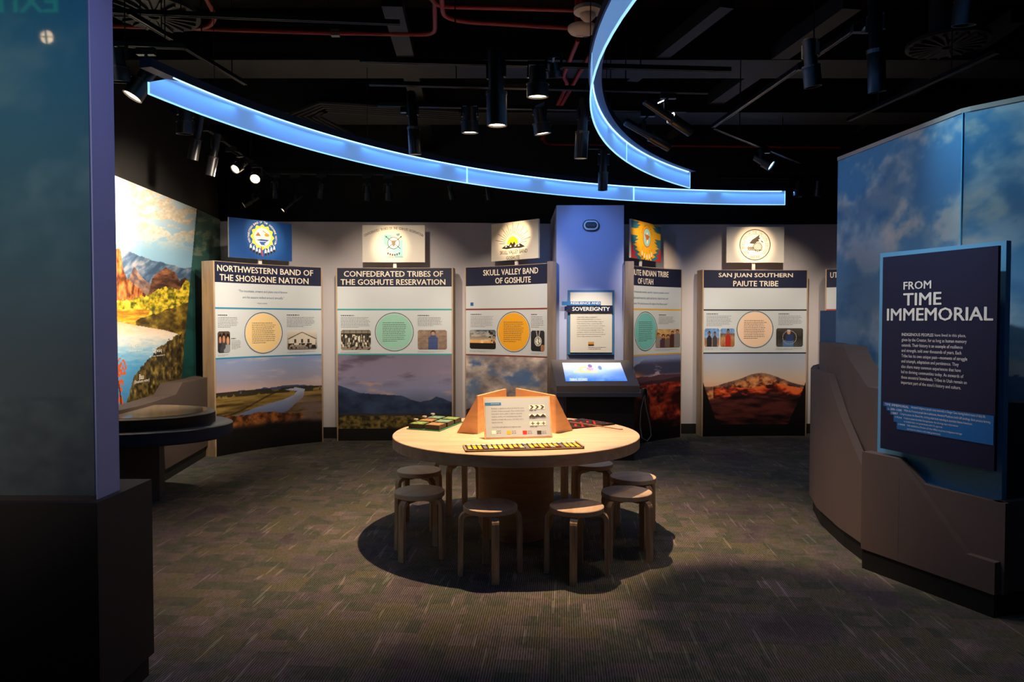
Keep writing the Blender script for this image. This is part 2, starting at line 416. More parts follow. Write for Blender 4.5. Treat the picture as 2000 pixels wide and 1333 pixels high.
    def arc(s, txt, cx, cy, r, a0, a1, h, col, lay=2, bold=0.0, inward=False, wk=1.0):
        n = len(txt); col = hx(col) if isinstance(col, str) else col
        for i, ch in enumerate(txt):
            if ch == ' ': continue
            V, Fc = text_mesh(ch, bold)
            if not len(V): continue
            a = math.radians(a0+(a1-a0)*(i+.5)/n); k = h/.72
            x = (V[:, 0]-(V[:, 0].max()+V[:, 0].min())/2)*k*wk; y = V[:, 1]*k
            if inward: ax = np.array([-math.sin(a), math.cos(a)]); up = np.array([-math.cos(a), -math.sin(a)])
            else: ax = np.array([math.sin(a), -math.cos(a)]); up = np.array([math.cos(a), math.sin(a)])
            P = np.array([cx+r*math.cos(a), cy+r*math.sin(a)])+x[:, None]*ax+y[:, None]*up
            s._add(s.sf.map(P[:, 0], P[:, 1], s.off(lay)), Fc, col)
    def words(s, s0, t0, s1, t1, rows, col, lay=2, seed=1, thick=.34, last=.6):
        rng = random.Random(seed); lh = (t1-t0)/rows
        for r in range(rows):
            y = t1-lh*(r+.5); x = s0; end = s0+(s1-s0)*(rng.uniform(.86, 1) if r < rows-1 else last)
            while x < end:
                wl = rng.uniform(.010, .034)
                s.rect(x, y-lh*thick/2, min(x+wl, end), y+lh*thick/2, col, lay, 1); x += wl+.006
    def raster(s, s0, t0, s1, t1, nx, ny, fn, lay=1, round_=0):
        U, Vv = np.meshgrid(np.linspace(0, 1, nx+1), np.linspace(0, 1, ny+1))
        A = s0+U*(s1-s0); T = t0+Vv*(t1-t0); P = s.sf.map(A.ravel(), T.ravel(), s.off(lay))
        C = np_s2l(fn(U, Vv, P.reshape(ny+1, nx+1, 3))).reshape(-1, 3)
        i = np.arange(nx); j = np.arange(ny); I, J = np.meshgrid(i, j); b = J*(nx+1)+I
        keep = np.ones(b.shape, bool)
        if round_:
            W = s1-s0; H = t1-t0; x = (I+.5)/nx*W; y = (J+.5)/ny*H
            dx = np.maximum(np.maximum(round_-x, x-(W-round_)), 0); dy = np.maximum(np.maximum(round_-y, y-(H-round_)), 0)
            keep = np.hypot(dx, dy) <= round_*1.02
        b = b[keep]
        s._add(P, np.stack([b, b+1, b+nx+2, b+nx+1], -1).tolist(), C)
    def build(s, name, parent=None, m=None):
        V = np.vstack(s.V); off = np.array(wloc(parent)) if parent is not None else np.array([(V[:, 0].min()+V[:, 0].max())/2, (V[:, 1].min()+V[:, 1].max())/2, V[:, 2].min()])
        me = bpy.data.meshes.new(name); me.from_pydata((V-off).tolist(), [], s.F)
        ca = me.color_attributes.new('ink', 'FLOAT_COLOR', 'POINT')
        C = np.hstack([np.vstack(s.C), np.ones((len(V), 1))]); ca.data.foreach_set('color', C.ravel().astype(np.float32))
        me.materials.append(m or M_ink); me.update()
        o = bpy.data.objects.new(name, me); COL.objects.link(o)
        if parent is None: o.location = off
        else: o.parent = parent
        return o

# ---- raster art -------------------------------------------------------
def vnoise(x, y, seed=0):
    xi = np.floor(x).astype(np.int64); yi = np.floor(y).astype(np.int64); fx = x-xi; fy = y-yi
    fx = fx*fx*(3-2*fx); fy = fy*fy*(3-2*fy)
    def h(a, b):
        n = (a*374761393+b*668265263+seed*1442695041) & 0xffffffff
        n = ((n ^ (n >> 13))*1274126177) & 0xffffffff
        return ((n ^ (n >> 16)) & 0xffff)/65535.
    return (h(xi, yi)*(1-fx)+h(xi+1, yi)*fx)*(1-fy)+(h(xi, yi+1)*(1-fx)+h(xi+1, yi+1)*fx)*fy
def fbm(x, y, o=5, seed=0):
    a = 0; amp = .5; tot = 0
    for i in range(o): a = a+vnoise(x, y, seed+i*17)*amp; tot += amp; x = x*2.03+11.3; y = y*2.03+5.7; amp *= .55
    return a/tot
def inpoly(U, V, pts):
    r = np.zeros(U.shape, bool); n = len(pts)
    for i in range(n):
        (x0, y0), (x1, y1) = pts[i], pts[(i+1) % n]
        if y0 != y1: r ^= ((y0 > V) != (y1 > V)) & (U < (x1-x0)*(V-y0)/(y1-y0)+x0)
    return r
def C_(h): h = h.lstrip('#'); return np.array([int(h[i:i+2], 16)/255 for i in (0, 2, 4)])
def mixc(a, b, k): k = np.clip(k, 0, 1)[..., None]; return a*(1-k)+b*k
def ss(x, a, b): t = np.clip((x-a)/(b-a), 0, 1); return t*t*(3-2*t)
def grad(v, stops):
    v = np.asarray(v); out = np.zeros(v.shape+(3,))
    xs = [p for p, _ in stops]; cs = np.array([C_(c) for _, c in stops])
    for k in range(3): out[..., k] = np.interp(v, xs, cs[:, k])
    return out
def over(img, col, m): return mixc(img, col if isinstance(col, np.ndarray) else C_(col), m)

def art_river(U, V, P):      # marsh river under a pale evening sky
    n = fbm(U*5, V*6, 5, 1); im = grad(V, [(0, '#2a1c16'), (.60, '#c9a7a0'), (.72, '#9d99ad'), (1, '#8094bd')])
    im = over(im, '#c7b4b8', ss(fbm(U*3, V*9, 5, 3), .5, .75)*(V > .6)*.7)
    hz = .585+.02*fbm(U*8, U*0, 3, 5); im = over(im, '#3f4866', (V < hz+.025*ss(fbm(U*6+3, U*0, 3, 6), .3, .7)).astype(float))
    land = V < .575; c = grad(fbm(U*4, V*30, 5, 8), [(.25, '#3a2a18'), (.5, '#79602c'), (.75, '#a88a45')]); im = over(im, c, land.astype(float))
    im = over(im, '#2a2620', ((V < .60) & (V > .53) & (fbm(U*14, V*12, 3, 12) > .45)).astype(float)*.85)
    # river winding from the right distance to the lower left
    wob = .008*(fbm(U*30, V*30, 2, 31)-.5)
    r = inpoly(U+wob, V, [(.14, .28), (.39, .37), (.64, .44), (.735, .49), (.77, .54), (.64, .572), (.76, .59), (.84, .56), (.83, .46), (.69, .30), (.5, .18), (.14, .2)])
    im = over(im, grad(V+.06*fbm(U*3, V*24, 3, 9), [(.25, '#55638c'), (.6, '#aeb4cc')]), r.astype(float))
    im = over(im, '#2f2414', (np.abs(V-(.30+.29*ss(U, .05, .75))) < .012).astype(float)*(U < .74)*.7)
    fg = V < .27+.06*fbm(U*7, U*0, 4, 20)-.05*ss(U, .4, .8); c = grad(fbm(U*18, V*16, 4, 14), [(.3, '#3a1f12'), (.55, '#8a4f24'), (.8, '#b8743a')]); im = over(im, c, fg.astype(float))
    sh = ss(U, .62, .85)*ss(.5-V, -.1, .2)*ss(fbm(U*9, V*9, 5, 22), .3, .6); im = over(im, '#7d6863', sh*.9)
    return over(im, '#120f10', ss(.16-V+.06*fbm(U*6, V*6, 3, 30), 0, .09)*.95)
def art_storm(U, V, P):      # heavy cloud over dark blue mountains
    im = grad(V, [(0, '#39405c'), (.38, '#6c7392'), (.55, '#8b8db0'), (.75, '#8a7f98'), (1, '#7a6f86')])
    c = fbm(U*3, V*6, 6, 40); im = over(im, '#54485a', ss(c, .45, .7)*ss(V, .5, .75)*.9)
    im = over(im, '#c9a090', ss(fbm(U*4+2, V*9, 5, 44), .56, .72)*ss(.82-V, 0, .2)*ss(V, .35, .5)*.7)
    im = over(im, '#c7a695', ss(fbm(U*5, V*10, 5, 46), .45, .65)*ss(U, .75, .95)*ss(.55-V, 0, .08)*.8)
    rd = np.interp(U, [0, .05, .18, .35, .54, .63, .72, .80, .86, .92, 1], [.60, .57, .49, .47, .45, .40, .36, .385, .44, .41, .36])+.02*(fbm(U*12, U*0, 4, 50)-.5)
    m = V < rd-.0; c = grad(fbm(U*7, V*7, 5, 52), [(.25, '#1b2740'), (.7, '#3a4a6b')]); im = over(im, c, m.astype(float))
    im = over(im, '#3a3230', (V < .19+.03*fbm(U*4, U*0, 3, 55)).astype(float)*.7)
    b = V < .16+.03*fbm(U*20, U*0, 3, 58); return over(im, grad(fbm(U*34, V*22, 4, 60), [(.3, '#26200e'), (.55, '#6d5b2a'), (.8, '#958040')]), b.astype(float))
def art_clouds(U, V, P):
    im = grad(V, [(0, '#8d8a90'), (.6, '#5f7799'), (1, '#3f5f90')]); c = fbm(U*3.2, V*4, 6, 70)
    im = over(im, grad(fbm(U*6, V*7, 5, 72), [(.25, '#6d6468'), (.55, '#ab9d98'), (.8, '#e0cdbf')]), ss(c+.12*(1-V), .38, .56))
    rd = .27+.035*np.sin(U*9)+.05*(fbm(U*8, U*0, 4, 75)-.5)-.06*ss(U, .3, .6); im = over(im, grad(fbm(U*9, V*9, 4, 76), [(.3, '#191718'), (.8, '#3a3230')]), (V < rd).astype(float))
    return im
def art_canyon(U, V, P):     # sunset over red hoodoos
    im = grad(V, [(.55, '#e58a5a'), (.7, '#c89aa0'), (.82, '#9a9cc0'), (1, '#7f93c4')])
    im = over(im, '#42425c', ss(fbm(U*3, V*6, 5, 80)+.25*U-.1, .48, .6)*ss(V, .68, .76)*ss(.97-V, 0, .1))
    im = over(im, '#ff9a4a', np.exp(-(((U-.2)/.13)**2+((V-.72)/.05)**2))*1.)
    im = over(im, '#5a3a44', (V < .70+.04*fbm(U*6, U*0, 4, 83)).astype(float))
    im = over(im, '#3c2630', (V < .66+.05*fbm(U*5+2, U*0, 4, 84)-.05*(1-U)).astype(float))
    c = grad(fbm(U*9, V*11, 6, 86), [(.28, '#1c0f10'), (.45, '#6e1f16'), (.6, '#b23a22'), (.8, '#e0794c')]); im = over(im, c, (V < .58+.06*fbm(U*6, U*0, 4, 87)).astype(float))
    return over(im, '#120a0c', ss(fbm(U*3, V*3, 4, 89), .45, .62)*(V < .55)*.75)
def art_mesa(U, V, P):       # alpenglow on a broad mountain
    im = grad(V, [(.5, '#f0b08a'), (.62, '#e2c2a8'), (.8, '#bcb9bd'), (1, '#a3adc4')])
    rd = .53+.20*np.exp(-((U-.57)/.27)**2)+.02*np.exp(-((U-.25)/.1)**2)+.016*(fbm(U*16, U*0, 4, 90)-.5)
    n = fbm(U*14+V*6, V*10-U*6, 6, 92); lit = grad(n, [(.3, '#2f2026'), (.43, '#8a4a34'), (.53, '#d88850'), (.75, '#ffb878')])
    lit = over(lit, '#6a5450', ss(V-(rd-.05), -.02, .03)*.6)
    im = over(im, lit, (V < rd).astype(float))
    lo = .50+.05*np.exp(-((U-.75)/.15)**2)+.05*(fbm(U*7, U*0, 4, 96)-.5); c2 = grad(fbm(U*9, V*15, 6, 95), [(.35, '#3a1512'), (.47, '#c2401f'), (.6, '#ff7636')]); im = over(im, c2, ((V < lo+.02) & (U > .1)).astype(float))
    im = over(im, grad(fbm(U*6+V*4, V*18, 5, 98), [(.3, '#1c0f11'), (.7, '#6a2f28')]), ss(.44-.14*np.abs(U-.68)-V+.05*fbm(U*8, V*4, 4, 97), 0, .04))
    tr = ((V < .55+.10*fbm(U*14, V*0, 3, 99)-(1-U)*3.6)) | ((V < .56-U*4+.05*fbm(U*20, U*0, 3, 101)))
    return over(im, '#120c0e', tr.astype(float))
def people(spec, bg, seed=1):
    def fn(U, V, P):
        im = grad(V, bg)*(0.75+.5*fbm(U*9, V*9, 4, seed))[..., None]
        for (cx, top, wd, body, skin, hair) in spec:
            h = wd*.52
            im = over(im, body, ((np.abs(U-cx) < wd*.55*(1-.45*ss(V-(top-h*2.4), 0, h*.5))) & (V < top-h*1.55)).astype(float))
            im = over(im, hair, ((((U-cx)/(wd*.27))**2+((V-(top-h*.7))/(h*.85))**2) < 1).astype(float))
            im = over(im, skin, ((((U-cx)/(wd*.2))**2+((V-(top-h*.95))/(h*.6))**2) < 1).astype(float))
        return im
    return fn
def photo_crowd(U, V, P):
    im = grad(V, [(0, '#8d8272'), (.6, '#4a4238'), (.82, '#2f2923'), (.86, '#8e8371'), (1, '#6a6052')])
    n = vnoise(U*26, V*9, 5); im = over(im, '#d8cdb9', ((n > .6) & (V < .78) & (V > .15)).astype(float)); im = over(im, '#1d1915', ((n < .28) & (V < .8)).astype(float))
    return over(im, '#17130f', ((np.abs((U*5) % 1-.5) < .04) & (V > .6)).astype(float))
def photo_house(U, V, P):
    im = grad(V, [(0, '#6d6258'), (.25, '#9b8f80'), (1, '#d5ccbe')])
    roof = V < .93-np.abs(U-.5)*.75; im = over(im, '#4a4139', (roof & (V > .55)).astype(float)); im = over(im, '#cdc3b3', ((V < .89-np.abs(U-.5)*.8) & (np.abs(U-.5) < .44) & (V > .25)).astype(float))
    for x in (.27, .5, .72): im = over(im, '#3e362f', ((np.abs(U-x) < .035) & (V > .35) & (V < .56)).astype(float))
    n = vnoise(U*24, V*10, 9); return over(im, '#1f1a17', ((n > .5) & (V < .33) & (V > .04) & (np.abs(U-.5) < .46)).astype(float))
def photo_sunset(U, V, P):
    im = grad(V, [(.25, '#e08a3c'), (.4, '#e7b171'), (.6, '#8f8578'), (1, '#43506a')]); im = over(im, '#ece0c8', ss(fbm(U*4, V*7, 4, 111), .5, .7)*.5*(V > .4))
    im = over(im, '#ffe7a0', np.exp(-(((U-.47)/.06)**2+((V-.35)/.06)**2))); im = over(im, '#1a1513', (V < .32).astype(float))
    return over(im, '#1a1513', ((fbm(U*14, V*14, 4, 113) > .56) & (U > .72) & (V > .3)).astype(float))
def photo_medal(U, V, P):
    im = grad(V, [(0, '#1c1c22'), (1, '#2b2b30')]); im = over(im, '#a3704f', ((U > .72) & (V < .32)).astype(float))
    m = ((U-.52)/.26)**2+((V-.48)/.24)**2; im = over(im, '#e6e1d3', (m < 1).astype(float)); im = over(im, '#39604c', (m < .72).astype(float)); im = over(im, '#e8e2d2', ((m < .5)).astype(float))
    im = over(im, '#3c3c40', ((m < .4) & (vnoise(U*16, V*16, 3) > .6)).astype(float)); return over(im, '#d8d2c6', ((np.abs(np.abs(U-.52)-(V-.7)*.3-.05) < .02) & (V > .7)).astype(float))
def photo_boy(U, V, P):
    im = grad(V, [(0, '#8c7666'), (1, '#96806f')])*(0.8+.4*vnoise(U*2, V*9, 4))[..., None]; im = over(im, '#5a4436', (np.abs((V*8) % 1-.5) < .06).astype(float))
    im = over(im, '#b89a80', ((np.abs(U-.32) < .012) | (np.abs(U-.7) < .012)).astype(float))
    return im
def photo_sail(U, V, P):
    im = grad(V, [(0, '#4b4743'), (.5, '#2a2826'), (1, '#46413c')])*(0.7+.6*fbm(U*8, V*8, 4, 2))[..., None]
    im = over(im, '#4e6f9c', ((np.abs(U-.45) < .2) & (V < .35)).astype(float)); im = over(im, '#2b3a66', ((np.abs(U-.5) < .13) & (V > .3) & (V < .68)).astype(float))
    im = over(im, '#c58a66', ((((U-.47)/.06)**2+((V-.76)/.1)**2) < 1).astype(float)); im = over(im, '#d7d2c6', ((((U-.47)/.07)**2+((V-.86)/.05)**2) < 1).astype(float))
    r = np.hypot((U-.5)*1.4, V-.5); return over(im, '#8d8a86', ((np.abs(r-.36) < .018)).astype(float))
# ------------------------------------------------------------------ room shell
CEIL = 4.5
def struct(o): o['kind'] = 'structure'; return o
struct(G().box((1.2, 3.6, -.05), (11.4, 13.6, .1)).out('floor', M_carpet))
struct(G().box((1.2, 3.6, CEIL+.05), (11.4, 13.6, .1)).out('ceiling', M_duct))
struct(G().box((1.2, 10.35, CEIL/2), (11.4, .1, CEIL)).out('wall_back', M_black))
struct(G().box((-4.45, 3.6, CEIL/2), (.1, 13.6, CEIL)).out('wall_left', M_black))
struct(G().box((6.85, 3.6, CEIL/2), (.1, 13.6, CEIL)).out('wall_right', M_black))
struct(G().box((1.2, -3.15, CEIL/2), (11.4, .1, CEIL)).out('wall_front', M_black))
# white partition behind the panels (two runs, either side of the column) and the canted dark wall over the mural
WH = 2.95
struct(G().prism([(-3.96, 9.62), (-1.2, 9.72), (.52, 9.86), (1.1, 9.9), (1.1, 10.04), (-3.96, 9.8)], 0, WH).out('wall_partition_left', M_white))
struct(G().prism([(1.1, 10.06), (4.0, 10.08), (6.6, 9.98), (6.6, 10.2), (1.1, 10.2)], 0, WH+.02).out('wall_partition_right', M_white))
struct(G().prism([(-3.9, 9.60), (-1.2, 9.70), (.55, 9.84), (.55, 9.86), (-1.2, 9.72), (-3.9, 9.62)], 0, .15).out('baseboard_left', M_base))
struct(G().prism([(1.36, 10.04), (4.0, 10.06), (6.6, 9.96), (6.6, 9.98), (4.0, 10.08), (1.36, 10.06)], 0, .14).out('baseboard_right', M_base))
struct(G().prism([(-3.62, 3.0), (-3.66, 5.0), (-3.74, 6.6), (-3.86, 8.7), (-3.96, 9.62), (-4.4, 9.62), (-4.4, 3.0)], 0, CEIL-.02).out('wall_side', M_black))
# square column with the sign and kiosk
struct(G().prism([(.537, 8.6), (1.352, 8.6), (1.352, 9.95), (.537, 9.95)], 0, 3.0).out('column_middle', M_colw))
# ceiling ducts, beams and conduit
def diag(name, a, b, z, w, h, m=M_duct, z2=None):
    return G().bar(at(*a, z), at(*b, z2 or z), w, h).out(name, m)
for nm, a, b, z, w_, h_, lab in [
    ('ceiling_beam', (1300, 262), (1665, 0), 4.1, .16, .14, 'black beam running diagonally over the right track, its underside nearest the middle'),
    ('ceiling_beam', (1235, 148), (1420, 0), 4.1, .12, .12, 'slim black beam behind the top of the blue loop light'),
    ('ceiling_beam', (1660, 255), (1990, 30), 4.15, .12, .12, 'black beam above the cloud wall on the right'),
    ('ceiling_beam', (765, 0), (845, 300), 4.1, .16, .10, 'black cable tray crossing the three tracks on their left side')]:
    tag(diag(nm, a, b, z, w_, h_), lab, 'beam', 'beams under the ceiling')
for i, (yy, hh, zz) in enumerate([(5.0, .35, 4.3), (6.9, .45, 4.25), (8.3, .5, 4.2)]):
    d = G().box((1.2, yy, zz), (11.0, .5, hh)).out('air_duct', M_duct)
    tag(d, ['black rectangular air duct nearest the viewer, across the ceiling', 'black rectangular air duct in the middle of the ceiling', 'black rectangular air duct farthest back, near the rear wall'][i], 'duct', 'ducts across the ceiling')
cb = empty('conduit_bundle', at(650, 215, 3.95), 'five bent black conduits side by side behind the long blue light', 'conduit')
for i in range(5):
    o = i*.075
    p = [at(900, 232, 3.95)+Vector((0, -o, 0)), at(640, 216, 3.95)+Vector((0, -o, 0)), at(618, 222, 3.95)+Vector((-o, .1-o*.3, 0)), at(690, 262, 3.95)+Vector((-o, 0, 0))]
    G().tube(p, .026, 8).out('conduit', M_duct, cb, True)
def round_vent(px, py, z, r, lab):
    c = at(px, py, z); t = empty('round_vent', c, lab, 'ceiling vent', 'round ceiling vents')
    G().lathe([(r*.05, 0), (r*1.0, 0), (r*1.0, .03), (r*.9, .05), (r*.05, .05)], c, n=40).out('rim_plate', mat('vent_metal', '#24211f', .5), t)
    g = G()
    for k in range(20):
        a = k*math.pi/10; g.bar(c+Vector((math.cos(a)*r*.12, math.sin(a)*r*.12, -.012)), c+Vector((math.cos(a)*r*.9, math.sin(a)*r*.9, -.012)), .018, .02)
    g.out('vane', mat('vent_vane', '#353130', .5), t)
    G().tube([c+Vector((0, 0, .04)), c+Vector((0, 0, CEIL-z))], r*.45, 16).out('neck', M_duct, t)
round_vent(1850, 88, 3.9, .31, 'large round ceiling vent with radial vanes above the cloud wall')
round_vent(300, 28, 4.0, .34, 'large round ceiling vent with radial vanes at top left')

# red sprinkler pipes
def pipe(pts, z, r, lab):
    P = [at(x, y, z) for x, y in pts]
    Q = [P[0]]
    for i in range(1, len(P)-1):
        a, b, c = P[i-1], P[i], P[i+1]; k = min(.12, (a-b).length*.45, (c-b).length*.45)
        p0 = b+(a-b).normalized()*k; p1 = b+(c-b).normalized()*k
        Q += [p0*(1-t)**2+b*2*t*(1-t)+p1*t*t for t in (0, .25, .5, .75, 1)]
    Q.append(P[-1]); t = empty('sprinkler_pipe', tuple(P[0]), lab, 'pipe', 'red pipes under the ceiling')
    G().tube(Q, r, 10).out('pipe_run', M_red, t, True); return t
pp = pipe([(205, 50), (640, 64), (850, 67), (849, 0)], 4.05, .019, 'red pipe running from the left wall and turning up beside the cable tray')
G().box(at(655, 65, 4.05), (.07, .05, .05)).out('pipe_clamp', mat('galvanized', '#8d8a86', .35, .7), pp)
pipe([(400, -8), (422, 34), (408, 54), (330, 58)], 4.05, .019, 'short red pipe curling down to join the left run')
pipe([(838, -8), (856, 12), (1123, 19)], 4.0, .019, 'upper red pipe leading right to the smoke detectors')
pipe([(862, -6), (866, 32), (905, 42), (1109, 54)], 4.0, .019, 'lower red pipe leading right to the smoke detectors')
pipe([(1129, 78), (1100, 150), (1109, 163), (1058, 272)], 4.0, .019, 'left one of two red pipes slanting down behind the tracks')
pipe([(1152, 108), (1060, 270), (1068, 282), (1640, 288)], 4.0, .019, 'red pipe slanting down, then running right over the back wall')
for k, (px, py, lab) in enumerate([(1148, 22, 'upper white round smoke detector at the end of the red pipes'), (1137, 58, 'lower white round smoke detector with red lettering under the red pipes')]):
    c = at(px, py, 3.9); t = empty('smoke_detector', c, lab, 'smoke detector', 'smoke detectors by the red pipes')
    G().lathe([(.0, -.075), (.03, -.07), (.055, -.045), (.06, -.02), (.105, -.008), (.105, .02), (.02, .03)] if k == 0 else [(.0, -.045), (.05, -.04), (.10, -.02), (.115, 0), (.115, .02), (.02, .03)], c, n=28).out('cover', M_whitep, t, True)
    G().lathe([(.06, 0), (.06, .5)], c+Vector((0, 0, .02)), n=16).out('red_stem', M_red, t)
    sf = Tilt(c+Vector((0, 0, -.047)), (1, 0, 0), (0, 1, 0)); sf.n = np.array([0, 0, -1.])
    if k == 1:
        p = Print(sf, .0015); p.text('FIRE', -.045, -.02, .01, .005, '#9a2a20', 1); p.ring(.03, .02, .012, .02, '#2b2b2b'); p.build('lettering', t)
    else:
        g = G()
        for j in range(4): g.lathe([(.05-.006*j, -.03-.010*j), (.053-.006*j, -.03-.010*j), (.053-.006*j, -.034-.010*j), (.05-.006*j, -.034-.010*j)], c, n=24)
        g.out('louver', M_dark, t)

# ------------------------------------------------------------------ lighting tracks and track lights
TZ = 3.52
def track(a, b, z, lab, z2=None):
    p0 = at(*a, z); p1 = at(*b, z2 or z); t = empty('light_track', tuple((p0+p1)/2), lab, 'light track', 'lighting tracks')
    G().bar(p0, p1, .036, .03).out('rail', M_track, t)
    d = (p1-p0).normalized(); s = d.cross(Vector((0, 0, 1))).normalized()
    g = G()
    for k in (-1, 1): g.bar(p0+s*k*.013-Vector((0, 0, .017)), p1+s*k*.013-Vector((0, 0, .017)), .004, .006)
    g.out('rail_lip', mat('track_lip', '#6b645e', .35, .6), t)
    n = max(2, int((p1-p0).length/1.3)); 
    for k in range(n):
        q = p0+(p1-p0)*((k+.5)/n); G().tube([q, Vector((q.x, q.y, CEIL))], .005, 6).out('hanger_rod', M_dark, t)
    return t
track((703, 117), (1427, 136), TZ, 'nearest of the three parallel tracks over the table')
track((721, 162), (1383, 179), TZ, 'middle one of the three parallel tracks over the table')
track((737, 204), (1340, 216), TZ, 'farthest of the three parallel tracks over the table')
track((354, 213), (522, 336), TZ, 'track running back along the left wall')
track((505, 337), (1085, 343), TZ, 'long track across the back, in front of the left partition')
track((1405, 345), (1700, 349), TZ, 'track across the back right, above the rightmost panels')
track((1393, 246), (1690, 40), TZ, 'long diagonal track at right, coming towards the viewer')
track((1396, 249), (1564, 317), TZ, 'short diagonal track joining the corner of the right track')
track((1657, 234), (1948, 100), TZ, 'diagonal track above the top edge of the cloud wall')
track((361, 91), (480, 163), 3.75, 'short high track above the left end of the long blue light')
track((252, 24), (335, 74), 3.75, 'short high track at the top left by the round vent')
track((205, 21), (781, 44), 3.85, 'high thin track across the upper left')
track((205, 84), (361, 91), 3.6, 'track beside the left column carrying two lamps')
track((1150, 288), (1215, 290), TZ, 'very short track holding the long dark lamp in front of both blue lights')
def track_light(px, py, z, L, r, aim, mp, lit, lab, tz=TZ, c=None):
    """lens at (px,py,z), body of length L pointing along aim; mp = pixel of the mount on the track"""
    own = c is not None
    c = c if own else at(px, py, z); A = Vector(aim).normalized(); m = at(mp[0], mp[1], tz) if mp else Vector((c.x-A.x*L*.6, c.y-A.y*L*.6, tz))
    mid = c-A*L*.62
    t = empty('track_light', tuple(m), lab, 'track light', 'track lights')
    G().lathe([(r*.5, -L), (r*.75, -L*.97), (r*.75, -L*.45), (r, -L*.42), (r, 0), (r*.86, 0), (r*.82, -.03)], c, A, 18).out('housing', M_dark, t, True)
    G().lathe([(0, -.012), (r*.85, -.012)], c, A, 18).out('lens', {'w': M_lensw, 'b': M_lensb, 0: M_lensd}[lit], t)
    G().lathe([(r*1.02, -L*.44), (r*1.06, -L*.44), (r*1.06, -L*.40), (r*1.02, -L*.40)], c, A, 18).out('collar', mat('brushed_collar', '#4a453f', .3, .7), t)
    s = A.cross(Vector((0, 0, 1))); s = s.normalized() if s.length > .05 else Vector((1, 0, 0))
    g = G(); tp = Vector((m.x, m.y, m.z-.06))
    hub = mid+Vector((0, 0, r+.03)) if (mid-m).length > .2 else mid
    for k in (-1, 1): g.bar(mid+s*k*r*.9, hub+s*k*r*.9, .012, .03, A); 
    g.bar(hub-s*r*.95, hub+s*r*.95, .014, .03, A); g.bar(hub, tp, .016, .016, A)
    g.out('yoke', M_dark, t)
    if own:
        G().bar(c+A*.002-s*r, c+A*.002+s*r, .018, .004, A.cross(s)).bar(c+A*.002-A.cross(s)*r, c+A*.002+A.cross(s)*r, .018, .004, s).out('cross_baffle', M_dark, t)
    G().box((m.x, m.y, m.z-.04), (.13, .04, .05)).out('track_adapter', M_dark, t)
    return t
dn = (0, .1, -1)
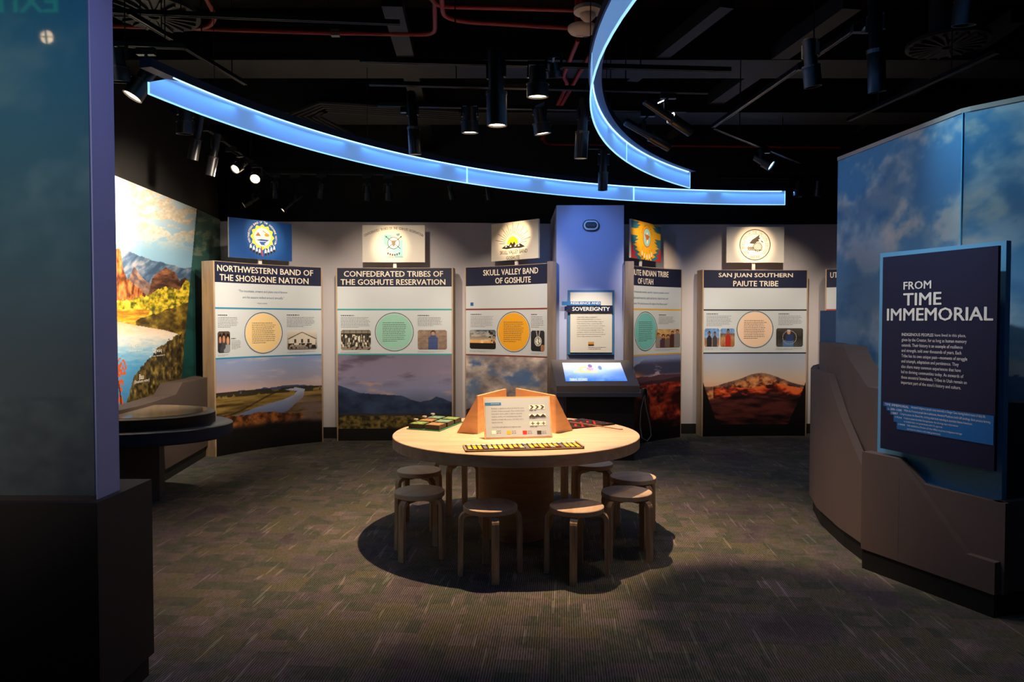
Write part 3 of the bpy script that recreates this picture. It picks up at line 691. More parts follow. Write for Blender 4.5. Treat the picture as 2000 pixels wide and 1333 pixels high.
for a in [
    (258, 189, 3.18, .30, .07, (-.4, -.25, -.85), (285, 90), 'w', 'lit warm lamp at the left end of the long blue light', 3.58),
    (230, 160, 3.25, .22, .085, (0, .2, -1), (229, 88), 0, 'unlit bell-shaped lamp tucked behind the left column', 3.58),
    (361, 262, 3.2, .24, .07, (-.1, .1, -1), (366, 222), 0, 'unlit lamp hanging lowest-left on the left wall track', TZ),
    (376, 312, 3.05, .42, .045, (-.25, .1, -1), (395, 243), 0, 'long unlit projector lamp second on the left wall track', TZ),
    (410, 343, 3.02, .42, .045, (-.25, .1, -1), (424, 264), 0, 'long unlit projector lamp third on the left wall track', TZ),
    (459, 331, 3.22, .18, .055, (-.3, -.7, -.6), (452, 285), 'w', 'lit lamp facing the viewer, fourth on the left wall track', TZ),
    (498, 350, 3.18, .18, .06, (.1, -.8, -.55), (486, 310), 'w', 'brightest lamp facing the viewer near the end of the left wall track', TZ),
    (476, 401, 3.12, .22, .045, (-.7, -.3, -.5), (512, 338), 'w', 'small lit lamp below the end of the left wall track', TZ),
    (552, 411, 3.08, .34, .035, (-.6, -.35, -.6), (577, 338), 'w', 'slim tilted projector lamp left on the back track', TZ),
    (537, 388, 3.2, .20, .05, dn, (537, 337), 0, 'dark lamp leftmost on the back track beside the slim tilted one', TZ),
    (623, 388, 3.2, .20, .05, (-.2, 0, -1), (628, 338), 0, 'dark lamp on the back track right of the slim tilted one', TZ),
    (717, 392, 3.2, .20, .055, dn, (717, 339), 0, 'dark lamp on the back track, left of the close pair in the middle', TZ),
    (758, 392, 3.2, .20, .055, dn, (758, 339), 0, 'dark lamp on the back track, right of the close pair in the middle', TZ),
    (884, 391, 3.2, .20, .05, (.25, 0, -1), (880, 341), 0, 'dark tilted lamp on the back track between the goshute flags', TZ),
    (956, 392, 3.2, .20, .05, (.2, 0, -1), (950, 342), 0, 'dark lamp on the back track left of the sun flag', TZ),
    (811, 302, 3.02, .52, .052, (.05, .12, -1), (797, 206), 'w', 'long cylinder lamp overlapping the long blue light, left on the farthest track', TZ),
    (918, 260, 3.22, .22, .075, dn, (918, 208), 'w', 'lit round lamp on the farthest track, left of the long cylinder', TZ),
    (1050, 190, 3.25, .22, .08, dn, (1049, 170), 'w', 'lit round lamp on the middle track, the brightest over the table', TZ),
    (1060, 262, 3.22, .22, .075, (.15, .1, -1), (1054, 210), 'w', 'lit round lamp on the farthest track, right of the long cylinder', TZ),
    (971, 246, 2.95, .52, .07, (.02, .05, -1), (968, 124), 'w', 'long thick cylinder lamp pointing down in the middle of the three tracks', TZ),
    (1134, 310, 2.95, .50, .055, (-.05, .1, -1), (1140, 214), 'w', 'long cylinder lamp just left of the blue loop light', TZ),
    (1177, 372, 2.95, .42, .05, (-.03, .0, -1), (1180, 290), 0, 'long dark cylinder lamp hanging in front of both blue lights', TZ),
    (1349, 257, 3.15, .50, .045, (.75, .35, -.35), (1305, 178), 'w', 'long lamp tilted right with a bright tip, on the middle track', TZ),
    (1308, 287, 3.1, .46, .045, (.75, .2, -.35), (1265, 214), 0, 'long lamp tilted right below the bright-tipped one', TZ),
    (1083, 152, 3.3, .10, .06, (.1, .3, -1), (1076, 127), 0, 'small shallow lamp on the nearest track above the bright round lamp', TZ),
    (1507, 324, 3.2, .20, .06, (.6, -.35, -.5), (1492, 288), 'b', 'lamp with a blue lens on the short diagonal track', TZ),
    (1713, 180, 2.95, .55, .05, (.12, .15, -1), (1684, 44), 0, 'long slim lamp with bright glints on the right diagonal track', TZ),
    (1588, 170, 3.1, .30, .055, (.15, .1, -1), (1574, 120), 0, 'dark lamp midway along the right diagonal track', TZ),
    (1557, 384, 3.2, .20, .055, (-.2, 0, -1), (1560, 347), 0, 'dark lamp above the rightmost panel, left one of two', TZ),
    (1597, 384, 3.2, .20, .055, dn, (1597, 347), 0, 'dark lamp above the rightmost panel, right one of two', TZ),
    (1882, 50, 3.2, .30, .06, (.0, .2, -1), (1885, 12), 0, 'dark lamp hanging above the round vent at right', TZ)]:
    track_light(*a)

track_light(103, 85, 3.5, .26, .05, (0.02, 1, -.12), None, 'w', 'lamp with a cross baffle behind the viewer, seen mirrored in the left column', TZ, Vector((-2.98, 1.0, 3.42)))
es_ = empty('exit_sign', (-3.66, .2, 4.0), 'green exit sign behind the viewer, seen mirrored at the top of the left column', 'exit sign')
G().box((-3.66, .17, 4.0), (.62, .05, .26)).out('sign_case', M_dark, es_)
G().box((-3.66, .17, 4.32), (.03, .03, .40)).out('sign_stem', M_dark, es_)
_p = Print(Tilt((-3.41, .197, 3.92), (-1, 0, 0), (0, 0, 1)), .0)
_p.sf = Tilt((-3.41, .197, 3.92), (-1, 0, 0), (0, 0, 1)); _p.text('EXIT', 0, 0, .5, .16, (.02, .7, .25), 1, bold=.03)
_m = M_inks.copy(); _m.name = 'exit_letters'; _m.node_tree.nodes['Principled BSDF'].inputs['Emission Strength'].default_value = 1.5; _p.build('exit_lettering', es_, _m)
# ------------------------------------------------------------------ suspended blue light ribbons
def ribbon(pts, zb, lab, seams, co, ends):
    """pts: plan polyline, zb: bottom height, inner: side on which the dark channel lies"""
    sf = Surf(pts); W = sf.W; n = len(pts); H = .18
    t = empty('ribbon_light', (pts[0][0], pts[0][1], zb), lab, 'light fixture')
    cuts = [0]+[s*W for s in seams]+[W]
    for i in range(len(cuts)-1):
        a = np.linspace(cuts[i]+(.006 if i else 0), cuts[i+1]-.006, 24); g = G()
        z1 = np.full_like(a, zb+H)
        if i == 0 and ends == 'clip': z1 = zb+H-.10*np.clip(1-a/.22, 0, 1)
        F0 = sf.map(a, np.full_like(a, zb+.008), .004); F1 = sf.map(a, z1, .004); B0 = sf.map(a, np.full_like(a, zb+.008), -.004); B1 = sf.map(a, z1, -.004)
        k = len(a); V = np.vstack([F0, F1, B0, B1]); Fc = []
        for j in range(k-1): Fc += [(j, j+1, k+j+1, k+j), (2*k+j+1, 2*k+j, 3*k+j, 3*k+j+1), (j, 2*k+j, 2*k+j+1, j+1), (k+j+1, 3*k+j+1, 3*k+j, k+j)]
        Fc += [(0, k, 3*k, 2*k), (k-1, 3*k-1, 4*k-1, 2*k-1)]
        pn = mk('light_panel', V, Fc, M_acr, t)
        e = G(); P = sf.map(a, np.full_like(a, zb+.004), 0)
        for j in range(k-1): e.bar(P[j], P[j+1], .012, .008)
        for q in (0, -1): e.bar(sf.map(a[q], zb, 0), sf.map(a[q], z1[q], 0), .012, .010, (1, 0, 0))
        e.out('lit_edge', M_edge, pn)
    # channel on top
    a = np.linspace(0, W, 60); k = len(a); V = np.vstack([sf.map(a, np.full_like(a, z), o) for z, o in ((zb+H, co), (zb+H+.06, co), (zb+H+.06, co-.09), (zb+H, co-.09))]); Fc = []
    for j in range(k-1):
        for q in range(4): Fc.append((q*k+j, q*k+j+1, ((q+1) % 4)*k+j+1, ((q+1) % 4)*k+j))
    Fc += [(0, k, 2*k, 3*k), (k-1, 4*k-1, 3*k-1, 2*k-1)]
    mk('channel', V, Fc, M_chan, t)
    # LED tape under the channel
    e = G(); P = sf.map(np.linspace(.05, W-.05, 50), np.full(50, zb+H-.004), .012)
    if ends == 'clip': P = P[1:]
    for j in range(len(P)-1): e.bar(P[j], P[j+1], .008, .006)
    e.out('led_tape', mat('led_tape', (.3, .6, 1), .5, emit=(.28, .62, 1.0), es=4.0), t)
    for f in np.linspace(.08, .94, 5):
        q = sf.map(f*W, zb+H+.06, -.02); G().tube([q, (q[0], q[1], CEIL)], .003, 6).out('suspension_wire', M_dark, t)
    for f in np.linspace(.04, .96, 7):
        q = sf.map(f*W, zb+H/2, 0.02); nn = sf.map(f*W, zb+H/2, .3)
        area(tuple(sf.map(f*W, zb+H-.02, .05)), tuple(sf.map(f*W, zb-.6, .25)), 1.8*W/9, W/8, .03, (.12, .38, 1.0))
    return t
cxr, cyr, rr = 3.4, 3.2, 6.0
ang = np.radians(np.linspace(165.2, 88.8, 70))
ribbon([(cxr+rr*math.cos(a), cyr+rr*math.sin(a)) for a in ang], 3.1, 'long curved blue light ribbon sweeping from upper left to above the back panels', [.455, .745], .02, 'clip')
ang = np.radians(np.linspace(222, 136.6, 60))
ribbon([(6.02+5.52*math.cos(a), 4.26+5.52*math.sin(a)) for a in ang], 3.1, 'curved blue light ribbon looping down from the top edge of the picture', [.52, .80], .075, '')

# ------------------------------------------------------------------ left foreground column
LC = [(-1.655, 2.80), (-1.655, 2.965)]
t = empty('display_column', (-3.1, 3.0, 0), 'large glossy blue-grey column with faint clouds, nearest the viewer at left', 'column')
G().box((-3.12, 2.96, .445), (3.0, .42, .69)).box((-3.12, 2.96, .84), (3.0, .42, .10)).out('plinth', mat('plinth_dark', '#231b19', .7), t)
G().box((-3.12, 2.98, .05), (2.96, .36, .1)).out('toe_kick', M_base, t)
G().box((-3.12, 2.885, .89+1.04), (2.94, .16, 2.08)).out('upper_body', M_colp, t)
def art_col(U, V, P):
    im = grad(V, [(0, '#5a6268'), (.25, '#4d565c'), (.6, '#3e5f6c'), (1, '#2f6a86')])
    im = over(im, '#6b8288', ss(fbm(U*7, V*6, 5, 200), .48, .7)*ss(V, .3, .6)*.45)
    rd = .17+.03*np.sign(np.sin(U*22))*.5+.02*fbm(U*30, U*0, 3, 203); return over(im, grad(fbm(U*30, V*30, 5, 205), [(.3, '#4a5155'), (.8, '#5c6465')]), (V < rd).astype(float))
pr = Print(Surf([(-4.58, 2.80), (-1.655, 2.80)]), .004); pr.raster(0, .895, 2.925, 2.965, 200, 130, art_col)
pr.build('glossy_print', t, M_inkg)
G().box((-3.12, 2.80, .90), (2.93, .03, .02)).out('ledge_strip', M_brownd, t)

# ------------------------------------------------------------------ mural on the left wall
MW = [(-3.66, 4.9), (-3.74, 6.6), (-3.86, 8.7), (-3.95, 9.60)]
ms = Surf(MW)
def art_mural(U, V, P):
    dep = P[..., 1]*ct-(P[..., 2]-CAMZ)*st; X = CX+F*P[..., 0]/dep; Y = CY-F*(P[..., 1]*st+(P[..., 2]-CAMZ)*ct)/dep
    im = grad((Y-340)/200, [(0, '#dfe3e2'), (.35, '#c3d6de'), (.75, '#8fb7cf'), (1, '#86aec8')])
    cl = ss(fbm(X/16, Y/9, 5, 210), .42, .5)*ss(X, 222, 262)*ss(505-Y-(383-X)*.12, 0, 60)*ss(Y, 330, 362)
    im = over(im, grad(fbm(X/5, Y/4, 4, 211), [(.2, '#d3bfa2'), (.8, '#f7ead2')]), cl)
    r = np.interp(X, [200, 236, 250, 272, 295, 337, 361, 383, 432], [500, 507, 490, 500, 508, 519, 525, 519, 560])+6*(fbm(X/9, X*0, 4, 213)-.5)
    im = over(im, grad(fbm(X/10+Y/14, Y/12, 5, 214), [(.3, '#3b536f'), (.55, '#5f7690'), (.8, '#a9a5a4')]), (Y > r).astype(float))
    r2 = np.interp(X, [245, 262, 280, 300, 330], [560, 520, 545, 560, 590]); im = over(im, grad(fbm(X/8-Y/20, Y/8, 5, 215), [(.3, '#5d4a4c'), (.7, '#b08a72')]), ((Y > r2) & (Y > r)).astype(float))
    r = np.interp(X, [285, 297, 306, 323, 342, 350, 363, 372], [600, 545, 535, 524, 533, 548, 541, 560])+7*(fbm(X/6, X*0, 4, 217)-.5)
    im = over(im, grad(fbm(X/13, Y/6, 5, 218), [(.3, '#33201c'), (.55, '#6d432e'), (.8, '#a06c48')]), ((Y > r) & (X > 285) & (Y > 500)).astype(float))
    r = np.interp(X, [200, 218, 235, 240, 248, 262, 282, 300], [482, 485, 487, 525, 545, 556, 572, 600])+6*(fbm(X/5, X*0, 4, 220)-.5)
    im = over(im, grad(fbm(X/5, Y/16, 5, 221), [(.28, '#5a2c16'), (.5, '#b3662f'), (.75, '#ec9a55')]), ((Y > r) & (X < 300)).astype(float))
    r = np.interp(X, [200, 225, 255, 290, 320, 350, 366, 380], [588, 590, 585, 576, 560, 566, 545, 560])+9*(fbm(X/6, X*0, 4, 223)-.5)
    im = over(im, grad(fbm(X/6, Y/6, 5, 224), [(.28, '#46511a'), (.45, '#a8921f'), (.62, '#e8c52e'), (.8, '#f6e061')]), (Y > r).astype(float))
    im = over(im, grad(fbm(X/16, Y/3, 4, 226), [(.3, '#b06a1c'), (.6, '#e3a32a'), (.8, '#f2d052')]), ((Y > 604+(X-220)*.02) & (X < 300-(Y-600)*.8)).astype(float))
    im = over(im, grad(fbm(X/12, Y/10, 5, 227), [(.3, '#3b2c12'), (.6, '#7c6420'), (.8, '#b89a3a')]), ((Y > 600+(330-X)*.35+8*fbm(X/9, X*0, 3, 228)) & (X > 265)).astype(float))
    ry = np.interp(X, [200, 255, 290, 320, 345, 372], [622, 634, 640, 645, 652, 668]); rv = Y > ry
    rc = grad(np.clip((Y-625)/150+.22*(fbm(X/14, Y/4, 5, 230)-.5), 0, 1), [(0, '#e2b98c'), (.22, '#f3e2cf'), (.38, '#9cc3d8'), (.62, '#4f96c4'), (1, '#3f7fb0')])
    im = over(im, rc, rv.astype(float))
    bl = Y-np.interp(X, [215, 247, 262, 290, 320, 345, 400], [805, 790, 735, 700, 672, 655, 620])+16*(fbm(X/5, Y/7, 4, 232)-.5)
    im = over(im, grad(fbm(X/4, Y/9, 5, 233), [(.3, '#1e190e'), (.5, '#4a3d1c'), (.7, '#7b642c'), (.85, '#a98e48')]), ((bl > 0) & (X > 236)).astype(float))
    im = over(im, '#c4551f', ((vnoise(X/3, Y/5, 235) > .52) & (np.abs(X-232-5*np.sin(Y/14)) < 11) & (Y > 700) & (Y < 830)).astype(float)); im = over(im, '#3a1c12', ((np.abs(X-232-4*np.sin(Y/20)) < 1.3) & (Y > 705)).astype(float))
    # teal section beyond the slanted edge
    ed = 383.4-(Y-416)*.0898; teal = grad((Y-430)/330, [(0, '#47695f'), (.3, '#35625c'), (.45, '#1c4a46'), (1, '#0f4440')])
    teal = over(teal, '#9a9a7c', ss(fbm(X/14, Y/9, 4, 240), .5, .62)*(Y < 500)*.6); teal = over(teal, '#10302f', ss(fbm(X/30, Y/30, 3, 241), .45, .6)*.6)
    return over(im, teal*(.95), (X > ed).astype(float))
t = empty('river_mural', (-3.75, 7.2, 0), 'bright photographic mural of a river canyon with yellow trees on the left wall', 'mural')
mp = Print(ms, .012); ztop = 2.97
mp.raster(0, .8, ms.W, ztop, 420, 330, art_mural); mp.build('mural_print', t)
def wall_slab(name, sf, prof, th, z0, m, parent, off=0, n=60, kick=None):
    """slab following sf with a top profile [(s,z)...]"""
    s0, s1 = prof[0][0], prof[-1][0]; a = np.unique(np.concatenate([np.linspace(s0, s1, n), [p[0] for p in prof]])); k = len(a)
    z = np.interp(a, [p[0] for p in prof], [p[1] for p in prof]); zz = np.full(k, z0)
    V = np.vstack([sf.map(a, zz, off), sf.map(a, z, off), sf.map(a, z, off-th), sf.map(a, zz, off-th)]); Fc = []
    for j in range(k-1):
        for q in range(4): Fc.append((q*k+j, q*k+j+1, ((q+1) % 4)*k+j+1, ((q+1) % 4)*k+j))
    Fc += [(0, k, 2*k, 3*k), (k-1, 4*k-1, 3*k-1, 2*k-1)]
    return mk(name, V, Fc, m, parent)
bs = Surf([(-3.28, 4.9), (-3.40, 6.7), (-3.59, 8.32), (-3.80, 9.35)])
prof = [bs.px(x, y) for x, y in ((386, 742), (355, 748), (342, 771), (268, 794))]
prof = sorted([(0, .86)]+[(p[0], p[1]) for p in prof]+[(bs.W, prof[0][1])])
wall_slab('stepped_base', bs, prof, .22, .13, mat('mural_base', '#4a3b34', .75), t); wall_slab('toe_kick', bs, [(0, .13), (bs.W, .13)], .18, 0, M_base, t, -.03)
lp = Print(ms, .016)
for txt, x0, y0, x1, y1 in (('Págari?', 249, 669, 272, 681), ('(Goshute water)', 247, 684, 275, 690), ('Ogwaiq', 294, 681, 312, 692), ('(Ute water)', 288, 695, 318, 699), ('Baa', 267, 732, 276, 742), ('(Shoshone water)', 257, 744, 287, 752)):
    a, zt = ms.px(x0, y0); b, zb = ms.px(x1, y1); a2, zb = ms.px(x0, y1)
    lp.text(txt, a, zb, b, zt, '#f4efe2', 1)
lp.build('lettering', t)

# half-round touch table in front of the mural
tc_ = (-3.1, 6.25); t = empty('touch_table', (tc_[0], tc_[1], 0), 'dark oval touch table with a glossy map top and blue rim, before the river mural', 'table')
G().lathe([(0, .80), (.60, .80), (.62, .79), (.62, .70), (.55, .66)], (tc_[0]-.25, tc_[1], 0), n=64, sx=1.12, sy=.86).out('top_housing', mat('dark_rim', '#241d19', .4), t, True)
G().lathe([(0, .8035), (.56, .8035), (.56, .801), (0, .801)], (tc_[0]-.25, tc_[1], 0), n=64, sx=1.12, sy=.86).out('map_glass', M_glassd, t)
G().lathe([(.30, .56), (.70, .58), (.72, .60), (.72, .69), (.70, .70), (.3, .70)], (tc_[0]-.21, tc_[1], 0), n=64, sx=1.12, sy=.86).out('blue_rim', M_ringblue, t, True)
G().prism([(-3.6, 5.75), (-3.3, 5.9), (-3.15, 6.3), (-3.3, 6.7), (-3.6, 6.9)], .0, .57).out('support', M_brownd, t)

# ------------------------------------------------------------------ display panels
ZT, ZB = 2.31, .165
def board(L, Rr, sag, lab, title, tb, circ, cart, texts, photos, line_col, art, extra=None, res=(230, 150), dep=.2):
    pts = earc(L, Rr, sag); sf = Surf(pts); W = sf.W
    t = empty('display_panel', ((L[0]+Rr[0])/2, (L[1]+Rr[1])/2, 0), lab, 'display panel', 'upright curved tribe panels')
    a = np.linspace(0, W, 24); k = 24; V = np.vstack([sf.map(a, np.full(k, z), o) for z, o in ((0, 0), (ZT, 0), (ZT, -dep), (0, -dep))]); Fc = []
    for j in range(k-1):
        for q in range(4): Fc.append((q*k+j, q*k+j+1, ((q+1) % 4)*k+j+1, ((q+1) % 4)*k+j))
    Fc += [(0, k, 2*k, 3*k), (k-1, 4*k-1, 3*k-1, 2*k-1)]
    mk('plywood_box', V, Fc, M_ply, t)
    kp = Print(sf, .003); kp.rect(.018, 0.003, W-.018, ZB, '#120f0e', 1, 20); kp.build('base_strip', t)
    p = Print(sf, .003); e = .018
    p.rect(e, 1.166, W-e, 2.06, '#c3c8cb', 1, 24); p.rect(e, 2.06, W-e, ZT-.006, '#1b1f3a', 1, 24)
    p.rect(e, 1.745, W-e, 1.765, line_col, 2, 24); p.rect(e, 1.150, W-e, 1.168, line_col, 2, 24)
    p.raster(e, ZB, W-e, 1.150, res[0], res[1], art)
    if circ:
        s, z = sf.px(*circ); p.disc(s, z, .262, .262, '#c3c8cb', 3); p.ring(s, z, .250, .258, '#26303a', 4); p.disc(s, z, .24, .24, cart, 4)
        p.words(s-.155, z-.135, s+.165, z+.135, 11, '#4b4a48', 5, seed=int(circ[0]), thick=.28)
    for (x0, y0, x1, y1, rows) in texts:
        s0, z1 = sf.px(x0, y0); s1, z0 = sf.px(x1, y1); z0 = sf.px(x0, y1)[1]
        p.words(s0, z1-.022, s0+(s1-s0)*.45, z1, 1, '#3a3a3c', 3, thick=.5, seed=3, last=1)
        p.words(s0, z0, s1, z1-.03, rows, '#77787a', 3, thick=.3, seed=int(x0))
    for (x0, y0, x1, y1, fn) in photos:
        s0, z1 = sf.px(x0, y0); s1, _ = sf.px(x1, y0); z0 = sf.px(x0, y1)[1]
        p.raster(s0, z0, s1, z1, 70, 50, fn, 4, round_=.03)
        p.words(s0, z0-.045, s1, z0-.018, 2, '#8d8e90', 3, thick=.3, seed=int(x1))
    if extra: extra(p, sf, W)
    p.build('printed_graphic', t)
    q = Print(sf, .007)
    for row, (x0, x1, z0, z1) in zip(title, tb):
        s0 = sf.px(x0, 540)[0]; s1 = sf.px(x1, 540)[0]; q.text(row, s0, z0, s1, z1, '#e9dcc8', 1, bold=.028)
    q.build('title_lettering', t)
    return t, sf
LINE1 = (2.190, 2.266); LINE2 = (2.082, 2.158)
def ex1(p, sf, W):
    for k, (s_, y) in enumerate((('"The mountains, streams and plains stand forever', 576), ('and the seasons walked around annually."', 584))):
        a = sf.px(466 if k == 0 else 474, y)[0]; b = sf.px(562 if k == 0 else 555, y)[0]; z = 1.945-.075*k; p.text(s_, a, z, b, z+.038, '#1f5f86', 3, bold=.01)
    p.text('TRIBAL ELDER', sf.px(502, 590)[0], 1.815, sf.px(522, 590)[0], 1.827, '#55606a', 3)
b1, s1f = board((-3.49, 8.30), (-2.50, 9.36), .10, 'display panel headed NORTHWESTERN BAND OF THE SHOSHONE NATION, with a cream circle',
      ['NORTHWESTERN BAND OF', 'THE SHOSHONE NATION'], [(424.5, 612, *LINE1), (429, 603, *LINE2)], (513.7, 650.6), '#e8c78e',
      [(425, 614, 466, 641, 7), (451, 660, 470, 683, 8), (560, 614, 615, 640, 7)], [(424, 647.6, 448.5, 690, people([(.2, .85, .5, '#2a2a30', '#b9805f', '#1c1614'), (.5, .9, .55, '#3b3a40', '#b67c5a', '#15110f'), (.82, .85, .6, '#8d8f94', '#c08a66', '#1b1512')], [(0, '#3c2f2a'), (1, '#5a4a40')], 3)), (560, 646, 619, 684, photo_house)],
      '#2f7fa3', art_river, ex1)
b2, s2f = board((-2.335, 9.42), (-.782, 9.42), .03, 'display panel headed CONFEDERATED TRIBES OF THE GOSHUTE RESERVATION, with a mint green circle',
      ['CONFEDERATED TRIBES OF', 'THE GOSHUTE RESERVATION'], [(672.5, 866, *LINE1), (666, 870.5, *LINE2)], (770.4, 648.7), '#93c4b0',
      [(666, 615, 724, 641, 8), (816, 615, 867, 638, 7)], [(666, 645, 724.5, 684, photo_crowd), (816, 645, 873, 683, lambda U, V, P: people([(.53, .97, .3, '#23407f', '#b98564', '#1a1412')], [(0, '#7c675a'), (1, '#8c7768')], 4)(U, V, P)*.75+.25*photo_boy(U, V, P))],
      '#2a9a98', art_storm)
def ex3(p, sf, W):
    s, z = sf.px(922.5, 594.5); p.rect(s-.022, z-.022, s+.022, z+.022, '#1f5aa0', 3, 1)
b3, s3f = board((-.622, 9.36), (.50, 8.60), .06, 'display panel headed SKULL VALLEY BAND OF GOSHUTE, with an orange circle',
      ['SKULL VALLEY BAND', 'OF GOSHUTE'], [(944.5, 1052, *LINE1), (968, 1037.5, *LINE2)], (1004, 648.7), '#eaa522',
      [(920, 613, 967, 640, 8), (1038, 613, 1063, 641, 6)], [(918, 644.5, 969, 681.5, photo_sunset), (1038, 646, 1064.5, 686, photo_medal)],
      '#7c3a2c', art_clouds, ex3, dep=.065)
def ex4(p, sf, W):
    for k, (s_, x0, x1) in enumerate((('It became the nomadic, peaceful, migratory people in touch', 1238, 1306), ('with natural resources, seeds and berries, federal lands and', 1236, 1304), ('waters. We survive because of the dignity of the Paiute people."', 1237, 1304))):
        a = sf.px(x0, 578)[0]; b = sf.px(x1, 578)[0]; z = 1.96-.075*k; p.text(s_, a, z, b, z+.035, '#1f5f86', 3, bold=.01)
b4, s4f = board((1.40, 8.90), (2.33, 9.74), .06, 'display panel headed PAIUTE INDIAN TRIBE OF UTAH, with a teal circle',
      ['PAIUTE INDIAN TRIBE', 'OF UTAH'], [(1228, 1304.5, *LINE1), (1244.5, 1274.5, *LINE2)], (1259.9, 647.5), '#6cb5b0',
      [(1286, 614, 1318, 634, 6)], [(1279.6, 643.5, 1328, 680, people([(.12, .8, .2, '#8d8578', '#a9714f', '#2a211c'), (.33, .72, .26, '#4c3040', '#b67c5a', '#15110f'), (.52, .7, .24, '#6b5a4a', '#b67c5a', '#1b1512'), (.7, .9, .2, '#4a2a26', '#a9714f', '#171210'), (.89, .97, .22, '#7d7a78', '#b07c5c', '#171210')], [(0, '#8f5f2c'), (1, '#c9a06a')], 7))],
      '#d8a23a', art_canyon, ex4, (200, 150), .065)
b5, s5f = board((2.622, 9.78), (4.10, 9.84), .03, 'curved display panel headed SAN JUAN SOUTHERN PAIUTE TRIBE, with a pale peach circle',
      ['SAN JUAN SOUTHERN', 'PAIUTE TRIBE'], [(1402.5, 1547.5, *LINE1), (1431, 1519, *LINE2)], (1474.4, 643.9), '#ecc9ac',
      [(1379.5, 612, 1430, 638, 8), (1520, 612, 1567, 636, 7)], [(1375.7, 642, 1405, 677.6, people([(.33, .85, .3, '#26242a', '#7a563e', '#171210'), (.7, .82, .26, '#3a3c44', '#8a6248', '#1b1512')], [(0, '#a3704a'), (.45, '#8a6a50'), (.5, '#7e9cc4'), (1, '#5f86bb')], 8)),
      (1406.7, 642, 1434.8, 677.6, people([(.55, .97, .34, '#a8261c', '#8a5f43', '#1b1512')], [(0, '#9a6238'), (.5, '#a87c54'), (.7, '#5a5048'), (.75, '#7f9cc4'), (1, '#5c86c0')], 9)), (1516, 641.5, 1568.5, 677.5, photo_sail)],
      '#2b2a2f', art_mesa)
b6, s6f = board((4.285, 9.72), (5.45, 8.75), .06, 'partly hidden display panel at far right, its heading cut off after UT',
      ['UTE'], [(1620.5, 1641, *LINE1)], None, '#cccccc', [], [], '#a03a34', art_storm, None, (80, 60))
# end boards either side of the column, weaker light put into the wood tone
for (x0, x1, lab) in ((.425, .533, 'shade-toned wooden end board on the left side of the column'), (1.356, 1.462, 'shade-toned wooden end board on the right side of the column')):
    tag(G().box(((x0+x1)/2, 8.55, 1.16), (x1-x0, .05, 2.32)).out('end_board', M_board), lab, 'board', 'end boards by the column')

# ------------------------------------------------------------------ flag signs on posts
def flag(tl, tr, br, bl, d0, d1, postx, sf_panel, lab):
    A = atd(tl[0], tl[1], d0); B = atd(tr[0], tr[1], d1); Cc = atd(bl[0], bl[1], d0); D_ = atd(br[0], br[1], d1)
    t = empty('flag_sign', ((A.x+B.x)/2, (A.y+B.y)/2, Cc.z), lab, 'sign', 'flag signs above the panels')
    zt = (A.z+B.z)/2; zb = (Cc.z+D_.z)/2
    W = math.hypot(B.x-A.x, B.y-A.y); H = zt-zb; u = Vector((B.x-A.x, B.y-A.y, 0)).normalized(); n = Vector((u.y, -u.x, 0))
    O = Vector((A.x, A.y, zb))
    V = []
    G().plate([O, O+u*W, O+u*W+Vector((0, 0, H)), O+Vector((0, 0, H))], -.025).out('sign_board', M_post, t)
    m = O+u*(W*postx)-n*.045
    G().bar((m.x, m.y, ZT), (m.x, m.y, zb+.25), .045, .02, n).out('post', M_post, t)
    sf = Tilt(O, u, (0, 0, 1)); return t, Print(sf, .002), W, H
# 1 blue with yellow seal and feathers
t, p, W, H = flag((446.5, 424.6), (569.5, 437.5), (568.8, 510.5), (446.8, 503), 8.66, 9.30, .5, None, 'blue flag sign with a yellow round seal and hanging feathers, above the leftmost panel')
p.rect(0, 0, W, H, '#1c4f96', 1)
cx, cy = W*.515, H*.575
p.arc('NORTHWESTERN BAND OF THE SHOSHONE NATION', cx, cy, .175, 205, -25, .026, '#f2ead6', 3, bold=.02, wk=.8)
pts = [(cx+(.150+.012*math.cos(12*a))*math.cos(a), cy+(.150+.012*math.cos(12*a))*math.sin(a)) for a in np.linspace(0, 2*math.pi, 96, endpoint=False)]
p.poly(pts, '#ecc545', 2); p.disc(cx, cy, .115, .118, '#f5efdc', 3); p.poly([(cx-.10, cy+.01), (cx-.06, cy+.06), (cx-.02, cy+.01)], '#8f5a34', 4); p.disc(cx+.06, cy+.03, .035, .02, '#d9822b', 4)
p.disc(cx, cy-.03, .105, .035, '#c8d8c4', 4); p.poly([(cx-.09, cy-.04), (cx-.02, cy-.025), (cx+.09, cy-.03), (cx+.06, cy-.05), (cx-.03, cy-.05)], '#2c4a9c', 5)
p.poly([(cx-.05, cy-.06), (cx+.06, cy-.055), (cx+.02, cy-.085), (cx+.05, cy-.10), (cx-.02, cy-.10)], '#2c4a9c', 5)
p.line((cx, cy+.08), (cx+.09, cy+.03), .012, '#c98a3c', 5); p.line((cx-.02, cy-.12), (cx, cy-.24), .012, '#b8352a', 3)
for k in range(9):
    if k == 4: continue
    x = cx-.16+k*.040; y = cy-.10-.055*math.sin(math.pi*k/8)
    p.disc(x, y-.035, .013, .035, '#f4efe2', 3, 16); p.disc(x, y-.062, .012, .020, '#2a1c1a', 4, 14); p.line((x, y), (x*.75+cx*.25, y+.03), .004, '#f4efe2', 3)
p.build('emblem_print', t)
